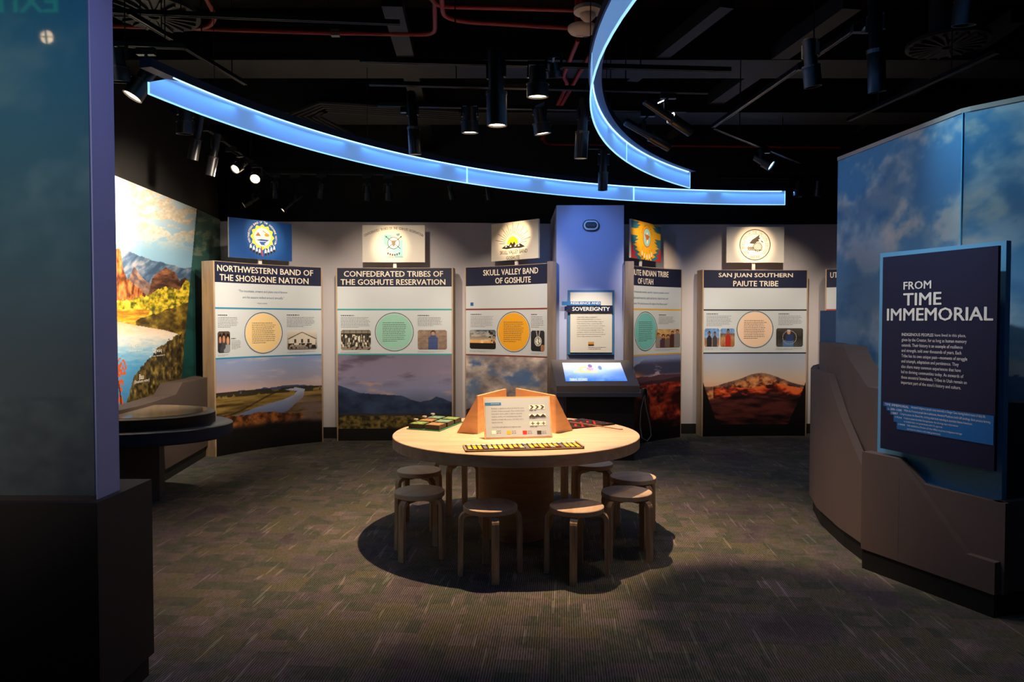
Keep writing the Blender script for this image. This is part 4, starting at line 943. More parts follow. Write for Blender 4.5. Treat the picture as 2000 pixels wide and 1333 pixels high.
# 2 white with state outlines
t, p, W, H = flag((707.7, 439.6), (829.8, 440.8), (830, 513), (707.9, 512.4), 9.46, 9.46, .51, None, 'white flag sign with pale blue state outlines and a shield')
p.rect(0, 0, W, H, '#dcd3c6', 1)
p.arc('CONFEDERATED TRIBES OF THE GOSHUTE RESERVATION', W*.5, H*.5-.60, .79, 119, 61, .034, '#6a6258', 3, bold=.01, wk=.85)
x, y = W*.5, H*.52
p.poly([(x-.13, y+.11), (x-.02, y+.11), (x-.02, y-.08), (x-.04, y-.09), (x-.13, y-.01)], '#7fb2bd', 2); p.poly([(x-.02, y+.04), (x+.12, y+.04), (x+.12, y-.19), (x+.02, y-.19), (x-.02, y-.10)], '#86bcc6', 2); p.poly([(x+.03, y+.12), (x+.08, y+.13), (x+.08, y+.10), (x+.05, y+.09)], '#5e8a90', 2)
p.disc(x, y, .078, .078, '#efe8da', 3); p.ring(x, y, .072, .08, '#55432f', 4)
for a in (40, 140): c_, s_ = math.cos(R_(a)), math.sin(R_(a)); p.line((x-c_*.12, y-s_*.12), (x+c_*.12, y+s_*.12), .007, '#2e241c', 4); p.poly([(x+c_*.12-s_*.012, y+s_*.12+c_*.012), (x+c_*.145, y+s_*.145), (x+c_*.12+s_*.012, y+s_*.12-c_*.012)], '#2e241c', 4)
p.poly([(x-.03, y+.03), (x+.03, y+.035), (x+.02, y-.02), (x, y-.05), (x-.02, y-.02)], '#7c6a54', 5)
for k in range(6): q = x-.075+k*.03; p.disc(q, y-.13-.02*math.sin(math.pi*k/5), .009, .026, '#3b2c20', 4, 14); p.disc(q, y-.115-.02*math.sin(math.pi*k/5), .008, .012, '#e8dfce', 5, 12)
p.text('UTAH & NEVADA', W*.375, H*.12, W*.65, H*.165, '#6a6258', 3, bold=.01)
p.build('emblem_print', t)
# 3 white with rising sun
t, p, W, H = flag((960, 439), (1051.6, 427.3), (1052.6, 504), (961.8, 511.4), 9.36, 8.82, .5, None, 'white flag sign with a yellow sun rising over black mountains')
p.rect(0, 0, W, H, '#e0d6c6', 1)
x, y = W*.47, H*.42
for k in range(19):
    a = R_(5+k*170/18); L0 = .12; L1 = .20+(.07 if k % 2 else 0); p.line((x+math.cos(a)*L0*1.1, y+math.sin(a)*L0), (x+math.cos(a)*L1*1.15, y+math.sin(a)*L1), .006, '#5a4a34', 2)
p.disc(x, y, .095, .095, '#e6b822', 3, 40, 0, 180)
p.poly([(x-.19, y-.045), (x-.12, y-.01), (x-.06, y-.02), (x-.03, y+.03), (x, y+.0), (x+.03, y+.03), (x+.06, y-.02), (x+.13, y+.0), (x+.21, y-.045), (x+.12, y-.06), (x+.02, y-.05), (x-.1, y-.06)], '#2a241f', 4)
for q in (-.13, -.05, .03, .09): p.poly([(x+q, y-.035), (x+q+.02, y-.008), (x+q+.035, y-.035)], '#efe7d8', 5)
p.text('SKULL VALLEY BAND', x-.22, y-.125, x+.25, y-.075, '#2a241f', 3, bold=.015); p.text('OF', x-.012, y-.145, x+.02, y-.13, '#2a241f', 3); p.text('GOSHUTE', x-.11, y-.20, x+.12, y-.152, '#2a241f', 3, bold=.015)
p.build('emblem_print', t)
# 4 stepped red, yellow and blue
t, p, W, H = flag((1232.6, 428.9), (1290, 440.9), (1287, 511.5), (1230.5, 504.6), 8.86, 9.56, .42, None, 'yellow, blue and red stepped flag sign with an eagle seal, right of the column')
p.rect(0, 0, W, H, '#e3a91f', 1)
for sgn in (0, 1):
    fx = (lambda q: q*W) if sgn == 0 else (lambda q: W-q*W)
    def stp(pts, c, l): p.poly([(fx(a), b*H) for a, b in pts], c, l)
    stp([(0, .97), (.26, .97), (.18, .90), (.30, .90), (.20, .83), (.26, .83), (.14, .78), (0, .78)], '#2c6f86', 2)
    stp([(0, .60), (.22, .60), (.14, .52), (.24, .52), (.10, .42), (.20, .42), (.06, .36), (0, .36)], '#2c6f86', 2)
    stp([(0, .36), (.06, .36), (.20, .30), (.12, .24), (.28, .18), (.18, .12), (.32, .05), (.32, 0), (0, 0)], '#2c6f86', 2)
    stp([(0, .36), (.10, .30), (.03, .24), (.16, .16), (.08, .10), (.2, .02), (.2, 0), (0, 0)], '#c5242c', 3)
x, y = W*.51, H*.60
p.disc(x, y, .115, .125, '#b8352a', 3); p.disc(x, y, .106, .116, '#8fd0d6', 4); p.poly([(x-.09, y+.05), (x-.03, y+.03), (x, y+.07), (x+.03, y+.03), (x+.08, y+.02), (x+.03, y-.02), (x+.02, y-.06), (x-.03, y-.05), (x-.03, y-.01)], '#c1602c', 5)
p.poly([(x-.02, y-.03), (x+.03, y-.03), (x+.02, y-.08), (x-.01, y-.08)], '#f2ece0', 6); p.disc(x, y+.05, .018, .016, '#f6f2e8', 6, 16)
p.arc('Paiute Indian Tribe of Utah', x, y, .145, 165, 15, .028, '#5d3a16', 3, bold=.01, wk=.8)
for k in range(5): q = x-.14+k*.07; z = y-.15-.04*math.sin(math.pi*k/4); p.line((q, z+.02), (q, z-.03), .005, '#7a2d1c', 4); p.disc(q, z-.07, .013, .045, '#f0e8da', 4, 16); p.disc(q, z-.105, .011, .018, '#3a2520', 5, 14)
p.build('emblem_print', t)
# 5 white with round seal
t, p, W, H = flag((1419.2, 443.2), (1531.5, 443.9), (1531.5, 513.4), (1419.2, 513.4), 9.86, 9.86, .49, None, 'white flag sign with a round black line seal of an eagle')
p.rect(0, 0, W, H, '#ded5c8', 1)
x, y = W*.495, H*.50; D = '#2b2a28'
p.ring(x, y, .205, .216, D, 2); p.ring(x, y, .197, .200, D, 2); p.ring(x, y, .148, .152, D, 2)
p.arc('THE GREAT SEAL OF THE SAN JUAN SOUTHERN', x, y, .160, 232, -48, .030, '#4a463f', 3, bold=.012, wk=.8); p.arc('PAIUTE TRIBE', x, y, .188, 248, 292, .028, '#4a463f', 3, bold=.012, inward=True, wk=.8)
p.poly([(x-.08, y+.02), (x-.04, y+.07), (x+.02, y+.11), (x+.06, y+.14), (x+.055, y+.10), (x+.075, y+.09), (x+.045, y+.07), (x+.06, y+.05), (x+.02, y+.04), (x, y+.01), (x-.04, y+.015)], '#3a342c', 3)
p.poly([(x+.08, y+.07), (x+.12, y+.03), (x+.09, y+.035)], D, 3)
for r0, r1 in ((.060, .066), (.044, .050), (.028, .034), (.008, .014)): p.ring(x+.035, y-.03, r0, r1, '#6b5f4c', 4)
for k in range(16): a = k*math.pi/8; p.disc(x+.035+.056*math.cos(a), y-.03+.056*math.sin(a), .006, .006, D, 5, 8)
for q in (-.09, -.06, -.035): p.disc(x+q, y-.045, .014, .02, '#8a7a60', 4, 16); p.ring(x+q, y-.045, .012, .016, D, 5, 16)
p.line((x-.10, y-.07), (x+.10, y-.075), .008, D, 4); p.line((x-.11, y-.07), (x-.09, y-.12), .006, '#5b4a36', 4)
p.build('emblem_print', t)

# ------------------------------------------------------------------ sign, strobe and kiosk on the column
cf = Surf([(.537, 8.6), (1.352, 8.6)])
t = empty('wall_sign', (.93, 8.56, 1.2), 'lit white sign in a blue frame reading RESILIENCE AND SOVEREIGNTY', 'sign')
def bx(px0, py0, px1, py1, off, th, name, m, par):
    a, z1 = cf.px(px0, py0); b, z0 = cf.px(px1, py1); V = []
    P = [cf.map(a, z0, off), cf.map(b, z0, off), cf.map(b, z1, off), cf.map(a, z1, off)]
    G().plate([Vector(q) for q in P], -th).out(name, m, par); return a, z0, b, z1
bx(1108.5, 567.5, 1198.5, 692.5, .05, .045, 'blue_backing', mat('sign_blue', '#386a96', .5), t)
a, z0, b, z1 = bx(1113, 571.8, 1194, 688.5, .065, .012, 'white_face', mat('sign_white', '#cfc8ba', .5), t)
bx(1096.5, 589.5, 1171.5, 597, .08, .012, 'blue_band', mat('band_blue', '#1f6aa5', .5), t)
bx(1105.8, 597.2, 1195, 610.4, .09, .012, 'navy_band', M_navy, t)
p = Print(cf, .066)
g = lambda x, y: cf.px(x, y)
r = g(1126, 619); q = g(1181, 660)
p.lines(['WHAT DOES TRIBAL SOVEREIGNTY', "MEAN? WE'VE ALWAYS HAD IT. An inherent", 'around the founding of the United States, Indigenous', 'Tribes of Utah have always operated independent', 'thriving communities. Their communities, small nations,', 'despite federal and state policies that attempted to', 'diminish and eliminate their legal rights. Today, Tribal', 'sovereignty is reflected in the way Tribes assert and', 'operate strong communities committed to their people,', 'culture, religion, residence, and self-governance.'], r[0], r[1], q[0]-r[0], (r[1]-q[1])/10, '#6a655e', 1, asc=.5)
a0, b0 = g(1148, 668); a1, b1_ = g(1159, 675.5); p.rect(a0, b1_, a1, b0, '#c8862c', 1, 1); p.rect(a0, b1_, a1, b1_+.018, '#3a2a20', 2, 1); p.words(g(1148, 678)[0], g(1148, 683)[1], g(1188, 678)[0], g(1148, 677)[1], 2, '#8b867c', 1)
p.build('body_text', t)
p = Print(cf, .0915); a0, b0 = g(1114, 590.6); a1, b1_ = g(1170, 595); p.sf = cf
p.base = .0815; p.text('RESILIENCE AND', a0, b1_, a1, b0, '#eee6d6', 0, bold=.025)
p.base = .0915; a0, b0 = g(1116.5, 600.3); a1, b1_ = g(1189, 607.8); p.text('SOVEREIGNTY', a0, b1_, a1, b0, '#f4ecdc', 0, bold=.03); p.build('title_lettering', t)
# strobe
c = Vector(cf.map(*g(1153, 441), 0)); t = empty('fire_strobe', tuple(c), 'oval black and grey alarm strobe near the top of the column', 'strobe')
def stadium(w, h, n=12): return [((w/2-h/2)*s+h/2*math.cos(a), h/2*math.sin(a)) for s, a0 in ((1, -90), (-1, 90)) for a in np.radians(np.linspace(a0, a0+180, n))]
for nm, w_, h_, y0, th, m in (('outer_ring', .20, .135, 0, .035, M_dark), ('grey_ring', .175, .11, -.035, .006, mat('strobe_grey', '#d8d8da', .4)), ('lens_body', .14, .075, -.041, .012, M_dark)):
    G().plate([c+Vector((x, y0, z)) for x, z in stadium(w_, h_)], th).out(nm, m, t)
g2 = G()
for dx in (-.035, 0, .035): g2.lathe([(.018, 0), (.018, .01), (.006, .014), (0, .014)], c+Vector((dx, -.053, 0)), (0, -1, 0), 16)
g2.out('strobe_lens', mat('strobe_lens', '#4d5360', .15), t)
# kiosk
t = empty('touchscreen_kiosk', (.98, 8.2, 0), 'dark sloping touchscreen kiosk with a bright blue screen in front of the column', 'kiosk')
TLc = atd(1075.5, 703, 8.46); TRc = atd(1229, 704, 8.46); BLc = atd(1087, 754.5, 8.08); BRc = atd(1249.5, 754, 8.08)
dz = Vector((0, 0, -.07))
V = [TLc, TRc, BRc, BLc, TLc+Vector((0, 0, -.34)), TRc+Vector((0, 0, -.34)), BRc+dz, BLc+dz]
G().add(V, [(0, 1, 2, 3)[::-1], (4, 5, 6, 7), (3, 2, 6, 7)[::-1], (0, 3, 7, 4)[::-1], (1, 5, 6, 2)[::-1], (0, 4, 5, 1)[::-1]]).out('housing', M_kiosk, t)
G().prism([(.50, 7.98), (1.53, 7.98), (1.53, 8.5), (.47, 8.5)], .745, .79).out('shelf', M_steel, t)
G().prism([(.62, 8.1), (1.40, 8.1), (1.40, 8.48), (.62, 8.48)], 0, .745).out('cabinet', mat('kiosk_black', '#141315', .5), t)
u = (TRc-TLc); v = (TLc-BLc)
ks = Tilt(BLc, u, v); sp = [ks.px(*q) for q in ((1105, 746.2), (1225.4, 745.2), (1211.6, 709.5), (1098, 709.6))]
G().plate([Vector(ks.map(*q, .004)) for q in sp], -.006).out('bezel', M_dark, t)
s0 = min(sp[0][0], sp[3][0])+.0; s1 = max(sp[1][0], sp[2][0]); zz0 = sp[0][1]; zz1 = sp[3][1]
def art_screen(U, V, P):
    im = grad(V, [(0, '#3f7fe8'), (.35, '#8fb4f0'), (.7, '#cfd4f5'), (1, '#c3ccf5')]); im = over(im, '#a9c8f2', ss(fbm(U*5, V*3, 4, 300), .4, .7)*.6); im = over(im, '#5c8ff0', ss(U, .5, 1)*ss(.8-V, 0, .5)*.8)
    im = over(im, '#d8c86a', ((np.hypot((U-.36)/.10, (V-.62)/.17) < 1) & (np.hypot((U-.36)/.06, (V-.6)/.10) > 1)).astype(float)*.8)
    im = over(im, '#e0cf78', ((np.abs(V-.5) < .05) & (np.abs(U-.36) < .2)).astype(float)*.7)
    im = over(im, '#6a4a8a', (((U-.46)/.035)**2+((V-.82)/.09)**2 < 1).astype(float)*.8); im = over(im, '#cf7ba8', (((U-.45)/.06)**2+((V-.66)/.10)**2 < 1).astype(float)*.6)
    return over(im, '#4a5a9a', (((U-.62)/.03)**2+((V-.72)/.12)**2 < 1).astype(float)*.7)
p = Print(ks, .006)
# screen keeps the real slanted outline
nx, ny = 110, 50; U, Vv = np.meshgrid(np.linspace(0, 1, nx+1), np.linspace(0, 1, ny+1)); q = [np.array(k) for k in sp]
ST = (1-Vv)[..., None]*((1-U)[..., None]*q[0]+U[..., None]*q[1])+Vv[..., None]*((1-U)[..., None]*q[3]+U[..., None]*q[2])
I, J = np.meshgrid(np.arange(nx), np.arange(ny)); b = (J*(nx+1)+I).ravel()
p._add(ks.map(ST[..., 0].ravel(), ST[..., 1].ravel(), .0055), np.stack([b, b+1, b+nx+2, b+nx+1], -1).tolist(), np_s2l(art_screen(U, Vv, None)).reshape(-1, 3))
a0, b0 = ks.px(1112, 745); a1, b1_ = ks.px(1147, 740.5); p.text('TRIBAL STORIES', a0, min(b0, b1_), a1, max(b0, b1_), hx('#e9e6b0'), 2, bold=.03)
p.build('screen', t, M_inks)
# audio handset and its hanging cord
hc = atd(1258, 772, 8.0); t = empty('audio_handset', tuple(hc), 'small black handset on the right end of the kiosk shelf with a hanging grey cord', 'handset')
G().lathe([(.012, -.03), (.03, -.03), (.036, 0), (.036, .06), (.028, .075), (.0, .075)], hc, n=18).out('earpiece', M_dark, t, True)
cp = [atd(x, y, 7.96) for x, y in ((1258, 775), (1252, 800), (1250, 830), (1254, 856), (1264, 862), (1272, 852), (1270, 830), (1264, 805), (1260, 785), (1260, 772))]
G().tube(cp, .006, 6).out('cord', mat('grey_cord', '#5c5f66', .4), t, True)

# ------------------------------------------------------------------ right: cloud wall, stepped base, intro panel
L1 = Surf([(2.95, 6.75), (2.72, 6.4), (2.53, 6.0), (2.40, 5.55), (2.325, 5.0), (2.31, 4.64), (2.36, 4.3)], 1)
wt = empty('cloud_wall', (2.9, 5.2, 0), 'tall blue wall printed with clouds above a stepped brown base, filling the right side', 'wall')
WP = [(2.69, 5.88), (2.775, 5.2), (2.862, 4.53), (3.09, 4.26), (3.7, 3.6), (4.4, 2.9)]
ws = Surf(WP, -1)
ws = Surf(WP, 1)
def art_sky(U, V, P):
    x = U*9; y = V*5; im = grad(V, [(0, '#5b7f9d'), (.3, '#6f93ac'), (.55, '#4f86ad'), (.8, '#3c78a8'), (1, '#3f7fae')])
    n = fbm(x*.8+.6, y*.9, 6, 400)+.16*(.75-V); im = over(im, '#7d9db2', ss(n, .42, .56)*.7); im = over(im, '#a3b3bd', ss(n+.25*(fbm(x*2.5, y*3, 4, 402)-.5), .50, .64)*.75)
    c = np.exp(-(((U-.10)/.05)**2+((V-.66)/.10)**2))+np.exp(-(((U-.16)/.07)**2+((V-.58)/.09)**2)); im = over(im, '#9fb3c2', ss(c+.8*(fbm(x*2, y*2, 5, 404)-.5), .35, .7)*.7)
    im = over(im, '#c0bdb4', ss(fbm(x*1.2+4, y*1.5, 6, 405)+.3*ss(U, .3, .5)*(1-V)-.05, .52, .7)*.75)
    im = over(im, '#2a5f8e', ss(fbm(x*.7+9, y*.8, 5, 409), .5, .68)*.6)
    h = .10+.05*fbm(U*30, U*0, 4, 411); return over(im, '#2b527a', (V < h).astype(float)*.8)
wtop = 2.95
pw = Print(ws, .004); pw.raster(0, 1.0, ws.W, wtop-.03, 260, 170, art_sky); pw.build('cloud_print', wt)
wall_slab('wall_core', ws, [(0, wtop-.03), (ws.W, wtop-.03)], .12, .2, M_colp, wt)
wall_slab('top_trim', ws, [(0, wtop), (ws.W, wtop)], .14, wtop-.03, mat('trim_pale', '#8a8480', .6), wt, .012)
sj = ws.S[2]
G().bar(ws.map(sj, 1.0, .008), ws.map(sj, wtop-.03, .008), .008, .006, (1, 0, 0)).out('seam', mat('seam_cyan', '#49b4dc', .3), wt)
L2 = Surf([(2.95, 6.6), (2.74, 6.3), (2.58, 5.95), (2.45, 5.5), (2.385, 5.0), (2.40, 4.6), (2.55, 4.2)], 1)
L0 = Surf([(2.95, 6.7), (2.76, 6.35), (2.64, 6.08), (2.70, 5.89)], 1)
def pf(sf, pts, s0z, s1z):
    q = [sf.px(x, y) for x, y in pts]; r = [(float(a), float(z)) for a, z in q]
    r = sorted(r); return [(0, r[0][1] if s0z is None else s0z)]+[k for k in r if 0 < k[0] < sf.W]+[(sf.W, r[-1][1] if s1z is None else s1z)]
wall_slab('stepped_base', L1, [(0, 1.2), (L1.px(1617, 735)[0], 1.2), (L1.px(1686, 908)[0], L1.px(1686, 908)[1]), (L1.W, L1.px(1686, 908)[1])], .055, .13, M_brown, wt)
wall_slab('toe_kick', L1, [(0, .13), (L1.W, .13)], .03, 0, M_base, wt, -.03)
z0_ = L2.px(1648, 672); z1_ = L2.px(1697, 756)
wall_slab('stepped_base', L2, [(0, 1.43), (z0_[0], 1.42), (z1_[0], z1_[1]), (L2.W, z1_[1])], .16, .13, M_brown, wt)
wall_slab('blue_return', L0, [(0, 1.69), (L0.W, 1.69)], .1, 1.40, mat('return_blue', '#34597c', .5), wt)
L3 = Surf([(2.60, 4.35), (3.0, 4.14), (3.62, 3.5), (4.3, 2.8)], 1)
wall_slab('stepped_base', L3, [(0, 1.12), (L3.W, 1.12)], .14, .13, M_brownd, wt)
# front stepped box with the intro panel
f0 = Vector((2.257, 4.55)); f1 = Vector((2.574, 3.79)); fd = (f1-f0).normalized()
FS = Surf([tuple(f0), tuple(f1+fd*.03)], 1)
if FS.N[0][0] > 0: FS = Surf([tuple(f0), tuple(f1+fd*.03)], -1)
it = empty('intro_panel_stand', (2.5, 4.1, 0), 'navy panel reading FROM TIME IMMEMORIAL in a stepped brown base', 'display panel')
q = [FS.px(*k) for k in ((1755, 897), (1895, 1087))]
wall_slab('stepped_front', FS, [(0, .76), (q[0][0], .76), (q[1][0], .305), (FS.W, .305)], .045, .13, M_brown, it, 0)
q2 = FS.px(1812, 957)[0]
wall_slab('stepped_back', FS, [(0, .76), (q[0][0], .76), (q2-.05, .63), (q2, .625), (FS.W+.02, .625)], .035, .13, M_brown, it, -.046)
e1 = FS.map(FS.W, 0, -.046); e2 = FS.map(FS.W, 0, -.24)
RS = Surf([(e1[0], e1[1]), (e2[0]+.15, e2[1]+.02), (3.5, 3.35), (4.4, 2.5)], 1)
wall_slab('side_base', RS, [(0, .625), (RS.W, .625)], .05, .13, M_brown, it, -.004)
wall_slab('toe_kick', FS, [(0, .13), (FS.W-.01, .13)], .2, 0, M_base, it, -.012); wall_slab('toe_kick', RS, [(0.02, .13), (RS.W, .13)], .05, 0, M_base, it, -.012)
A = atd(1719, 497, 4.58); B = atd(1966, 468, 3.85)
BS = Surf([(A.x, A.y), (B.x, B.y)], 1)
if BS.N[0][0] > 0: BS = Surf([(A.x, A.y), (B.x, B.y)], -1)
zt_ = (A.z+B.z)/2
wall_slab('blue_backing', BS, [(0, zt_), (BS.W, zt_)], .04, .5, M_bluebox, it, 0, 4)
A = atd(1724.6, 502.8, 4.45); B = atd(1950, 480, 3.755); IS = Surf([(A.x, A.y), (B.x, B.y)], 1)
if IS.N[0][0] > 0: IS = Surf([(A.x, A.y), (B.x, B.y)], -1)
zt_ = (A.z+B.z)/2; zb_ = IS.px(1735, 878)[1]
wall_slab('navy_face', IS, [(0, zt_), (IS.W, zt_)], .02, zb_, M_navy, it, 0, 4)
p = Print(IS, .002); wv = '#e8e2d6'
def ib(x0, y0, x1, y1):
    a, zt = IS.px(x0, y0); b = IS.px(x1, y0)[0]; zb = IS.px(x0, y1)[1]; return a, zb, b, zt
for s_, x0, y0, x1, y1 in (('FROM', 1764.5, 551, 1818.5, 566.5), ('TIME', 1764.5, 573.5, 1839, 597.3), ('IMMEMORIAL', 1733, 603, 1941, 627)):
    a, zb, b, zt = ib(x0, y0, x1, y1); p.text(s_, a, zb, b, zt, wv, 1, bold=.035)
rows = ['INDIGENOUS PEOPLES have lived in this place,', 'given by the Creator, for as long as human memory', 'extends. Their history is an example of resilience', 'and strength, told over thousands of years. Each', 'Tribe has its own unique past—moments of struggle', 'and triumph, adaptation and persistence. They', 'also share many common experiences that have', 'led to thriving communities today. As stewards of', 'these ancestral homelands, Tribes in Utah remain an', "important part of the state's history and culture."]
a, zb, b, zt = ib(1762.5, 650, 1891.5, 754)
rows[0] = ' '
p.lines(rows, a, zt, b-a, (zt-zb)/10, wv, 1, bold=.008, asc=.60)
lh_ = (zt-zb)/10
p.text('INDIGENOUS PEOPLES', a, zt-lh_*.62, a+(b-a)*.505, zt-lh_*.08, wv, 1, bold=.022)
p.text('have lived in this place,', a+(b-a)*.525, zt-lh_*.74, a+(b-a)*.975, zt-lh_*.08, wv, 1)
ys = [(1728.5, 785, 793.2), (1735, 794, 801.8), (1742, 802.5, 810), (1749, 811, 824), (1755.5, 825, 838.5)]
tl = [('TIME IMMEMORIAL', ['Ancestral Indigenous people camp seasonally in Danger Cave, leaving behind traces of daily life.']), ('c. 500–1300', ['While the Fremont people live in pithouses, Ancestral Puebloans build cliff dwellings. Both practice farming.']),
      ('1887', ['Congress passes the Dawes Act, dividing tribal lands intending to assimilate Native Americans.']), ('1934', ['Congress passes the Indian Reorganization Act allowing many tribal nations', 'to establish their own governments with U.S. approval.']), ('1999', ['Utah establishes a Division of Indian Affairs to protect Indigenous heritage', 'and improve relations with tribal governments.'])]
be = IS.px(1945.5, 800)[0]; wid = [1930, 1940, 1904, 1876, 1884]
for (x, y0, y1), (hd, tx), we in zip(ys, tl, wid):
    a, zt = IS.px(x, y0); zb = IS.px(x, y1)[1]; p.rect(a, zb, be, zt, '#1b67a8', 1)
    lh = (zt-zb)/len(tx); hw = {15: .175, 11: .10, 4: .047}[len(hd)]
    p.text(hd, a+.012, zt-lh*.78, a+.012+hw, zt-lh*.24, wv, 2, bold=.03)
    p.lines(tx, a+.028+hw, zt-lh*.1, IS.px(we, 800)[0]-a-.028-hw, lh, wv, 2, bold=.006, asc=.55)
p.build('panel_lettering', it)

# ------------------------------------------------------------------ round table
TC = (.03, 5.33); TR_ = .92; TZt = .76
tb = empty('round_table', (TC[0], TC[1], 0), 'large round birch table on a thick cylindrical pedestal in the middle of the room', 'table')
G().lathe([(0, TZt), (TR_-.004, TZt), (TR_, TZt-.004), (TR_, TZt-.076), (TR_-.004, TZt-.08), (0, TZt-.08)], (TC[0], TC[1], 0), n=128).out('tabletop', M_birch, tb, True)
G().lathe([(.285, .68), (.285, .09), (.255, .02), (.255, 0), (0, 0)], (TC[0], TC[1], 0), n=64).out('pedestal', M_ped, tb, True)
# plywood divider with sign
dv = empty('table_divider', (.03, 5.4, TZt), 'plywood divider with angled fins standing in the middle of the round table', 'divider')
M_fin = wood('fin_plywood', '#d6a470', '#e4b685', .5, (3, 3, 20))
def fin(pts, th=.018): G().plate([Vector(q) for q in pts], th).out('fin', M_fin, dv)
zt = 1.045; z0 = TZt+.001
fin([(-.409, 5.32, z0), (-.249, 5.266, z0), (-.249, 5.266, zt)])
fin([(-.249, 5.266, z0), (-.046, 5.80, z0), (-.046, 5.80, zt), (-.249, 5.266, zt)], -.018)
fin([(.313, 5.29, z0), (.455, 5.44, z0), (.313, 5.29, zt)])
fin([(.313, 5.29, z0), (.313, 5.29, zt), (.03, 5.86, zt), (.03, 5.86, z0)], -.018)
fin([(.08, 5.80, z0), (.36, 6.0, z0), (.08, 5.80, zt-.06)]); fin([(-.10, 5.78, z0), (-.10, 5.78, zt-.06), (-.36, 5.98, z0)])
A = at(947, 859, z0); B = at(1079, 855.5, z0)
u = (B-A).normalized(); nrm = Vector((-u.y, u.x, 0)); hgt = .30; sl = .10
sp_ = [A, B, B+nrm*sl+Vector((0, 0, hgt-.01)), A+nrm*sl+Vector((0, 0, hgt-.01))]
G().plate(sp_, -.02).out('sign_backing', M_fin, dv)
ds = Tilt(A, B-A, sp_[3]-A); W = (B-A).length; H = (sp_[3]-A).length
p = Print(ds, .0215)
if ds.n[1] > 0: ds.n = -ds.n
p.base = .0015
p.rect(.010, .012, W-.010, H-.012, '#b7bec4', 1, 1)
def tpx(x, y): return ds.px(780+x/4.348, 740+y/4.348)
a, b_ = tpx(732, 228); c_, d_ = tpx(862, 204); p.rect(.010, b_, c_, d_, '#2c7ab0', 2, 1); p.text('BEADING', tpx(776, 222)[0], b_+.007, tpx(846, 222)[0], d_-.007, '#f2f2ee', 3, bold=.02)
a, b_ = tpx(780, 248); c_, d_ = tpx(1068, 384)
p.lines(['Beading is a significant cultural art form for some', "of Utah's Indigenous people. They combine beads", 'from shells, bones, quills, or glass to decorate', 'clothing, jewelry, and ceremonial items. Each', 'beaded or design tells a story, and colors carry', 'special meanings.'], a, b_, c_-a, (b_-d_)/6, '#6f7377', 2, asc=.5)
a, b_ = tpx(786, 408); c_, d_ = tpx(1034, 418); p.text('Colors hold a wide significance for Indigenous artists.', a, d_, c_, b_, '#55595d', 2)
cr = '#f3ecd8'; dk = '#3c3537'
for (x0, y0, x1, y1) in ((1102, 222, 1232, 262), (1102, 298, 1242, 330), (1108, 362, 1242, 400)):
    a, b_ = tpx(x0, y1); c_, d_ = tpx(x1, y0); p.rect(a, b_, c_, d_, cr, 2, 1); w_ = (c_-a)/3
    for k in range(3):
        X = a+w_*k; h_ = d_-b_; m_ = (b_+d_)/2
        if y0 == 222: p.poly([(X+.1*w_, d_-.1*h_), (X+.45*w_, d_-.1*h_), (X+.9*w_, m_), (X+.55*w_, m_), ], dk, 3); p.poly([(X+.1*w_, b_+.1*h_), (X+.55*w_, m_), (X+.9*w_, m_), (X+.45*w_, b_+.1*h_)], dk, 3)
        elif y0 == 298: p.poly([(X, b_), (X+w_, b_), (X+w_, b_+.25*h_), (X+.5*w_, d_-.05*h_), (X, b_+.25*h_)], dk, 3)
        else: p.rect(X+.2*w_, m_-.08*h_, X+.9*w_, m_+.08*h_, dk, 3, 1); p.rect(X+.48*w_, b_+.1*h_, X+.62*w_, d_-.1*h_, dk, 3, 1)
    p.words(a, b_-.012, a+(c_-a)*.45, b_-.003, 1, '#6f7377', 2, seed=int(y0), last=1, thick=.6)
for x, c2, nm in ((803, '#f6f0dc', 'WHITE'), (931, '#f0b428', 'YELLOW'), (1066, '#d3342e', 'RED'), (1188, '#3e3a3a', 'BLACK')):
    a, b_ = tpx(x-18, 474); c_, d_ = tpx(x+16, 442); p.rect(a, b_, c_, d_, c2, 2, 1); p.text(nm, c_+.006, (b_+d_)/2+.003, c_+.036, d_-.001, '#55595d', 2); p.words(c_+.006, b_, c_+.036, (b_+d_)/2, 1, '#6f7377', 2, last=1)
p.build('sign_print', dv)

def onplane(x, y, z=TZt): return at(780+x/4.348, 740+y/4.348, z)
# bead tray
q = [onplane(*k) for k in ((562, 627), (1572, 598), (1520, 543), (557, 568))]
u = (q[1]-q[0]); Lx = u.length; u.normalize(); v = Vector((-u.y, u.x, 0)); Ly = .215; O = q[0]
bt = empty('bead_tray', tuple(O), 'flat slotted tray of yellow, white and red beadwork on the round table', 'tray')
def obx(g, a0, b0, a1, b1, z0, z1):
    return g.prism([tuple((O+u*a+v*b)[:2]) for a, b in ((a0, b0), (a1, b0), (a1, b1), (a0, b1))], z0, z1)
z = TZt+.001
obx(G(), 0, 0, Lx, Ly, z, z+.004).out('tray_floor', mat('tray_dark', '#2b1d18', .5), bt)
g = G(); obx(g, 0, 0, Lx, .012, z, z+.010); obx(g, 0, Ly-.012, Lx, Ly, z, z+.010); obx(g, 0, 0, .012, Ly, z, z+.010); obx(g, Lx-.012, 0, Lx, Ly, z, z+.018); g.out('tray_rim', mat('tray_rim', '#a08265', .5), bt)
rng = random.Random(5); M_by = mat('yellow_bead', '#f4c21c', .4); M_bw = mat('white_bead', '#e6e0d2', .35); M_br = mat('red_bead', '#8c1f1a', .35); M_bg = mat('grey_bead', '#6e6a64', .4)
N = 22
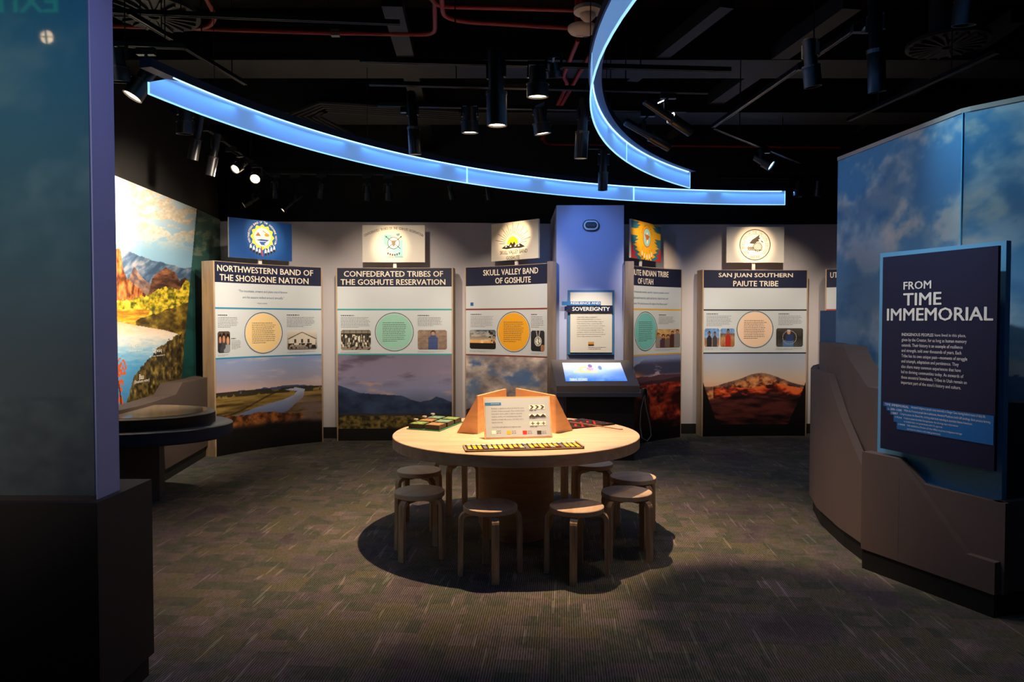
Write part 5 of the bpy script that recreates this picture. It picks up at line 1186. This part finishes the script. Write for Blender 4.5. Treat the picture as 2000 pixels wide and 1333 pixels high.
for k in range(N):
    a0 = .016+(Lx-.032)*k/N; w_ = (Lx-.032)/N
    if k: obx(G(), a0-.0015, .012, a0+.0015, Ly-.012, z+.004, z+.014).out('slot_wall', mat('slot_wall', '#3a2620', .5), bt)
    o_ = obx(G(), a0+w_*.24, .018+rng.uniform(0, .02), a0+w_*.90, Ly-.06, z+.004, z+.012).out('bead_block', M_bg if k in (3, 11, 18) else M_by, bt)
    obx(G(), a0+w_*.24, Ly-.06, a0+w_*.90, Ly-.018, z+.004, z+.016).out('bead_block', M_bw, bt)
    if k in (0, 4, 7, 9, 10, 13, 15, 16, 17): g = G(); obx(g, a0+w_*.10, .02, a0+w_*.9, .05, z+.012, z+.017); g.out('bead_strand', M_br if k % 2 else M_bw, bt)
# green board with seed boxes
q = [at(794, 839, TZt), at(859, 843.8, TZt), at(905, 825.5, TZt)]; u1 = (q[1]-q[0]); u2 = (q[2]-q[1]); O = q[0]
gb = empty('puzzle_board', tuple(O), 'green board with dark picture boxes and clear knobs, left on the round table', 'board game')
G().add([O+Vector((0, 0, .001)), O+u1+Vector((0, 0, .001)), O+u1+u2+Vector((0, 0, .001)), O+u2+Vector((0, 0, .001))]+[O+Vector((0, 0, .007)), O+u1+Vector((0, 0, .007)), O+u1+u2+Vector((0, 0, .007)), O+u2+Vector((0, 0, .007))], [(0, 3, 2, 1), (4, 5, 6, 7), (0, 1, 5, 4), (1, 2, 6, 5), (2, 3, 7, 6), (3, 0, 4, 7)]).out('base_board', mat('green_board', '#1d7a5c', .5), gb)
M_box = mat('box_dark', '#2c2419', .5)
def leaf_mat(nm, c1, c2):
    m = wood(nm, c1, c2, .5, (60, 60, 60)); return m
lm = [leaf_mat('leaf_green', '#2f6b34', '#a5b45a'), leaf_mat('leaf_rust', '#8a4a2a', '#b99a5c'), leaf_mat('leaf_teal', '#2f7a62', '#9ab08a')]
for i in range(2):
    for j in range(3):
        a = O+u1*(.04+.49*i)+u2*(.03+.33*j); P = [a, a+u1*.43, a+u1*.43+u2*.28, a+u2*.28]
        bo = G().add([k_+Vector((0, 0, .007)) for k_ in P]+[k_+Vector((0, 0, .040)) for k_ in P], [(0, 3, 2, 1), (4, 5, 6, 7), (0, 1, 5, 4), (1, 2, 6, 5), (2, 3, 7, 6), (3, 0, 4, 7)]).out('picture_box', M_box, gb)
        Q = [a+u1*.02+u2*.015, a+u1*.41+u2*.015, a+u1*.41+u2*.265, a+u1*.02+u2*.265]
        G().add([k_+Vector((0, 0, .040)) for k_ in Q]+[k_+Vector((0, 0, .044)) for k_ in Q], [(0, 3, 2, 1), (4, 5, 6, 7), (0, 1, 5, 4), (1, 2, 6, 5), (2, 3, 7, 6), (3, 0, 4, 7)]).out('picture_lid', lm[(i+j) % 3], bo)
        if i == 0: c = a+u1*.06+u2*.2+Vector((0, 0, .044)); G().lathe([(.006, 0), (.006, .012), (.018, .014), (.018, .024), (0, .026)], c, n=14).out('knob', M_whitep, bo, True)
# red and black weaving board
q = [at(1116, 840.5, TZt), at(1209, 831, TZt), at(1105, 813, TZt)]; O = q[0]; u1 = q[1]-q[0]; u2 = at(1196, 826, TZt)-q[1]; u2 = (q[2]-q[0])
wb = empty('weaving_board', (.45, 5.49, TZt), 'red and black woven mat on the right side of the round table', 'weaving')
def par(g, a0, b0, a1, b1, z0, z1, th=None):
    P = [O+u1*a+u2*b for a, b in ((a0, b0), (a1, b0), (a1, b1), (a0, b1))]
    return g.add([k_+Vector((0, 0, z0)) for k_ in P]+[k_+Vector((0, 0, z1)) for k_ in P], [(0, 3, 2, 1), (4, 5, 6, 7), (0, 1, 5, 4), (1, 2, 6, 5), (2, 3, 7, 6), (3, 0, 4, 7)])
rc = Vector((.835, 5.725, TZt)); ea = Vector((-.40, .53, 0)); eb = Vector((-.40, -.26, 0)); O = rc+eb*.93; u1 = -eb*.93; u2 = ea*.58
par(G(), 0, 0, 1, 1, .001, .006).out('backing', mat('mat_black', '#17120f', .7), wb)
M_r = mat('red_strip', '#c22a20', .7); M_k = mat('black_strip', '#1a1513', .7)
for k in range(9):
    par(G(), .02, .03+k*.107, .98, .10+k*.107, .006, .010).out('red_strip', M_r, wb)
rng = random.Random(9)
for k in range(13):
    a = .03+k*.073
    for j in range(9):
        if (j+k) % 2 == 0 or rng.random() < .35: par(G(), a, .022+j*.107+.02*math.sin(k), a+.0725, .105+j*.107+.02*math.sin(k+1), .010, .013).out('black_strip', M_k, wb)
h0 = at(1113, 825, TZt+.02); h1 = at(1216, 839, TZt+.012)
hk = G().tube([h0, h0*.5+h1*.5, h1+Vector((-.02, 0, 0)), h1, h1+Vector((.0, .02, 0))], [.004, .005, .004, .004, .003], 8).out('weaving_hook', mat('hook_wood', '#8d6a45', .5), None, True); tag(hk, 'thin wooden weaving hook lying across the red and black mat', 'tool')

# ------------------------------------------------------------------ stools
def make_stool():
    t = empty('stool', (0, 0, 0)); sh = .44; r = .172
    G().lathe([(0, sh-.034), (r-.004, sh-.034), (r, sh-.030), (r, sh-.004), (r-.004, sh), (0, sh)], n=48).out('seat', M_birch, t, True, True)
    for k in range(4):
        a = k*math.pi/2; ca, sa = math.cos(a), math.sin(a); w_, th = .022, .014
        path = [(.06, sh-.048)]+[(.145+.042*math.sin(b), sh-.048-.042*(1-math.cos(b))) for b in np.radians(np.linspace(0, 90, 7))]+[(.189, .22), (.192, .0)]
        V = []; Fc = []
        for i, (rr_, z_) in enumerate(path):
            p0 = path[max(i-1, 0)]; p1 = path[min(i+1, len(path)-1)]; d = Vector((p1[0]-p0[0], 0, p1[1]-p0[1])).normalized(); nx_, nz_ = -d.z, d.x
            for sy, sn in ((-1, -1), (1, -1), (1, 1), (-1, 1)):
                X = rr_+nx_*th*sn; Z = z_+nz_*th*sn
                if i == len(path)-1: Z = 0
                V.append((X*ca-sy*w_*sa, X*sa+sy*w_*ca, Z))
        n = len(path)
        for i in range(n-1):
            for j in range(4): Fc.append((i*4+j, i*4+(j+1) % 4, (i+1)*4+(j+1) % 4, (i+1)*4+j))
        Fc += [(0, 3, 2, 1), (n*4-4, n*4-3, n*4-2, n*4-1)]
        mk('leg', V, Fc, M_leg, t, False, True)
    return t
st0 = make_stool()
for i, (x, y, a, lab) in enumerate([
    (-.137, 4.455, -79, 'birch stool nearest the viewer, left one of the two in front'),
    (.408, 4.44, -101, 'birch stool nearest the viewer, right one of the two in front, seat half lit'),
    (-.635, 4.834, -120, 'birch stool left of the table, nearer of the two seats there'),
    (-.726, 5.51, -50, 'birch stool left of the table, farther of the two seats there'),
    (-.466, 5.975, -106, 'stool behind the table at left, only its legs showing under the tabletop'),
    (.655, 5.78, -135, 'stool behind the table at right, its seat partly cut off by the tabletop'),
    (.335, 6.30, 45, 'stool farthest behind the table, only one leg showing beside the pedestal'),
    (.905, 5.28, 30, 'birch stool right of the table, farther of the two seats there'),
    (.782, 4.81, -46, 'birch stool right of the table, nearer of the two, lit patch on seat')]):
    if i == 0: r = st0
    else:
        r = st0.copy(); COL.objects.link(r)
        for ch in [c for c in st0.children]:
            c = ch.copy(); COL.objects.link(c); c.parent = r
    r.location = (x, y, 0); r.rotation_euler = (0, 0, R_(a)); tag(r, lab, 'stool', 'birch stools around the round table')
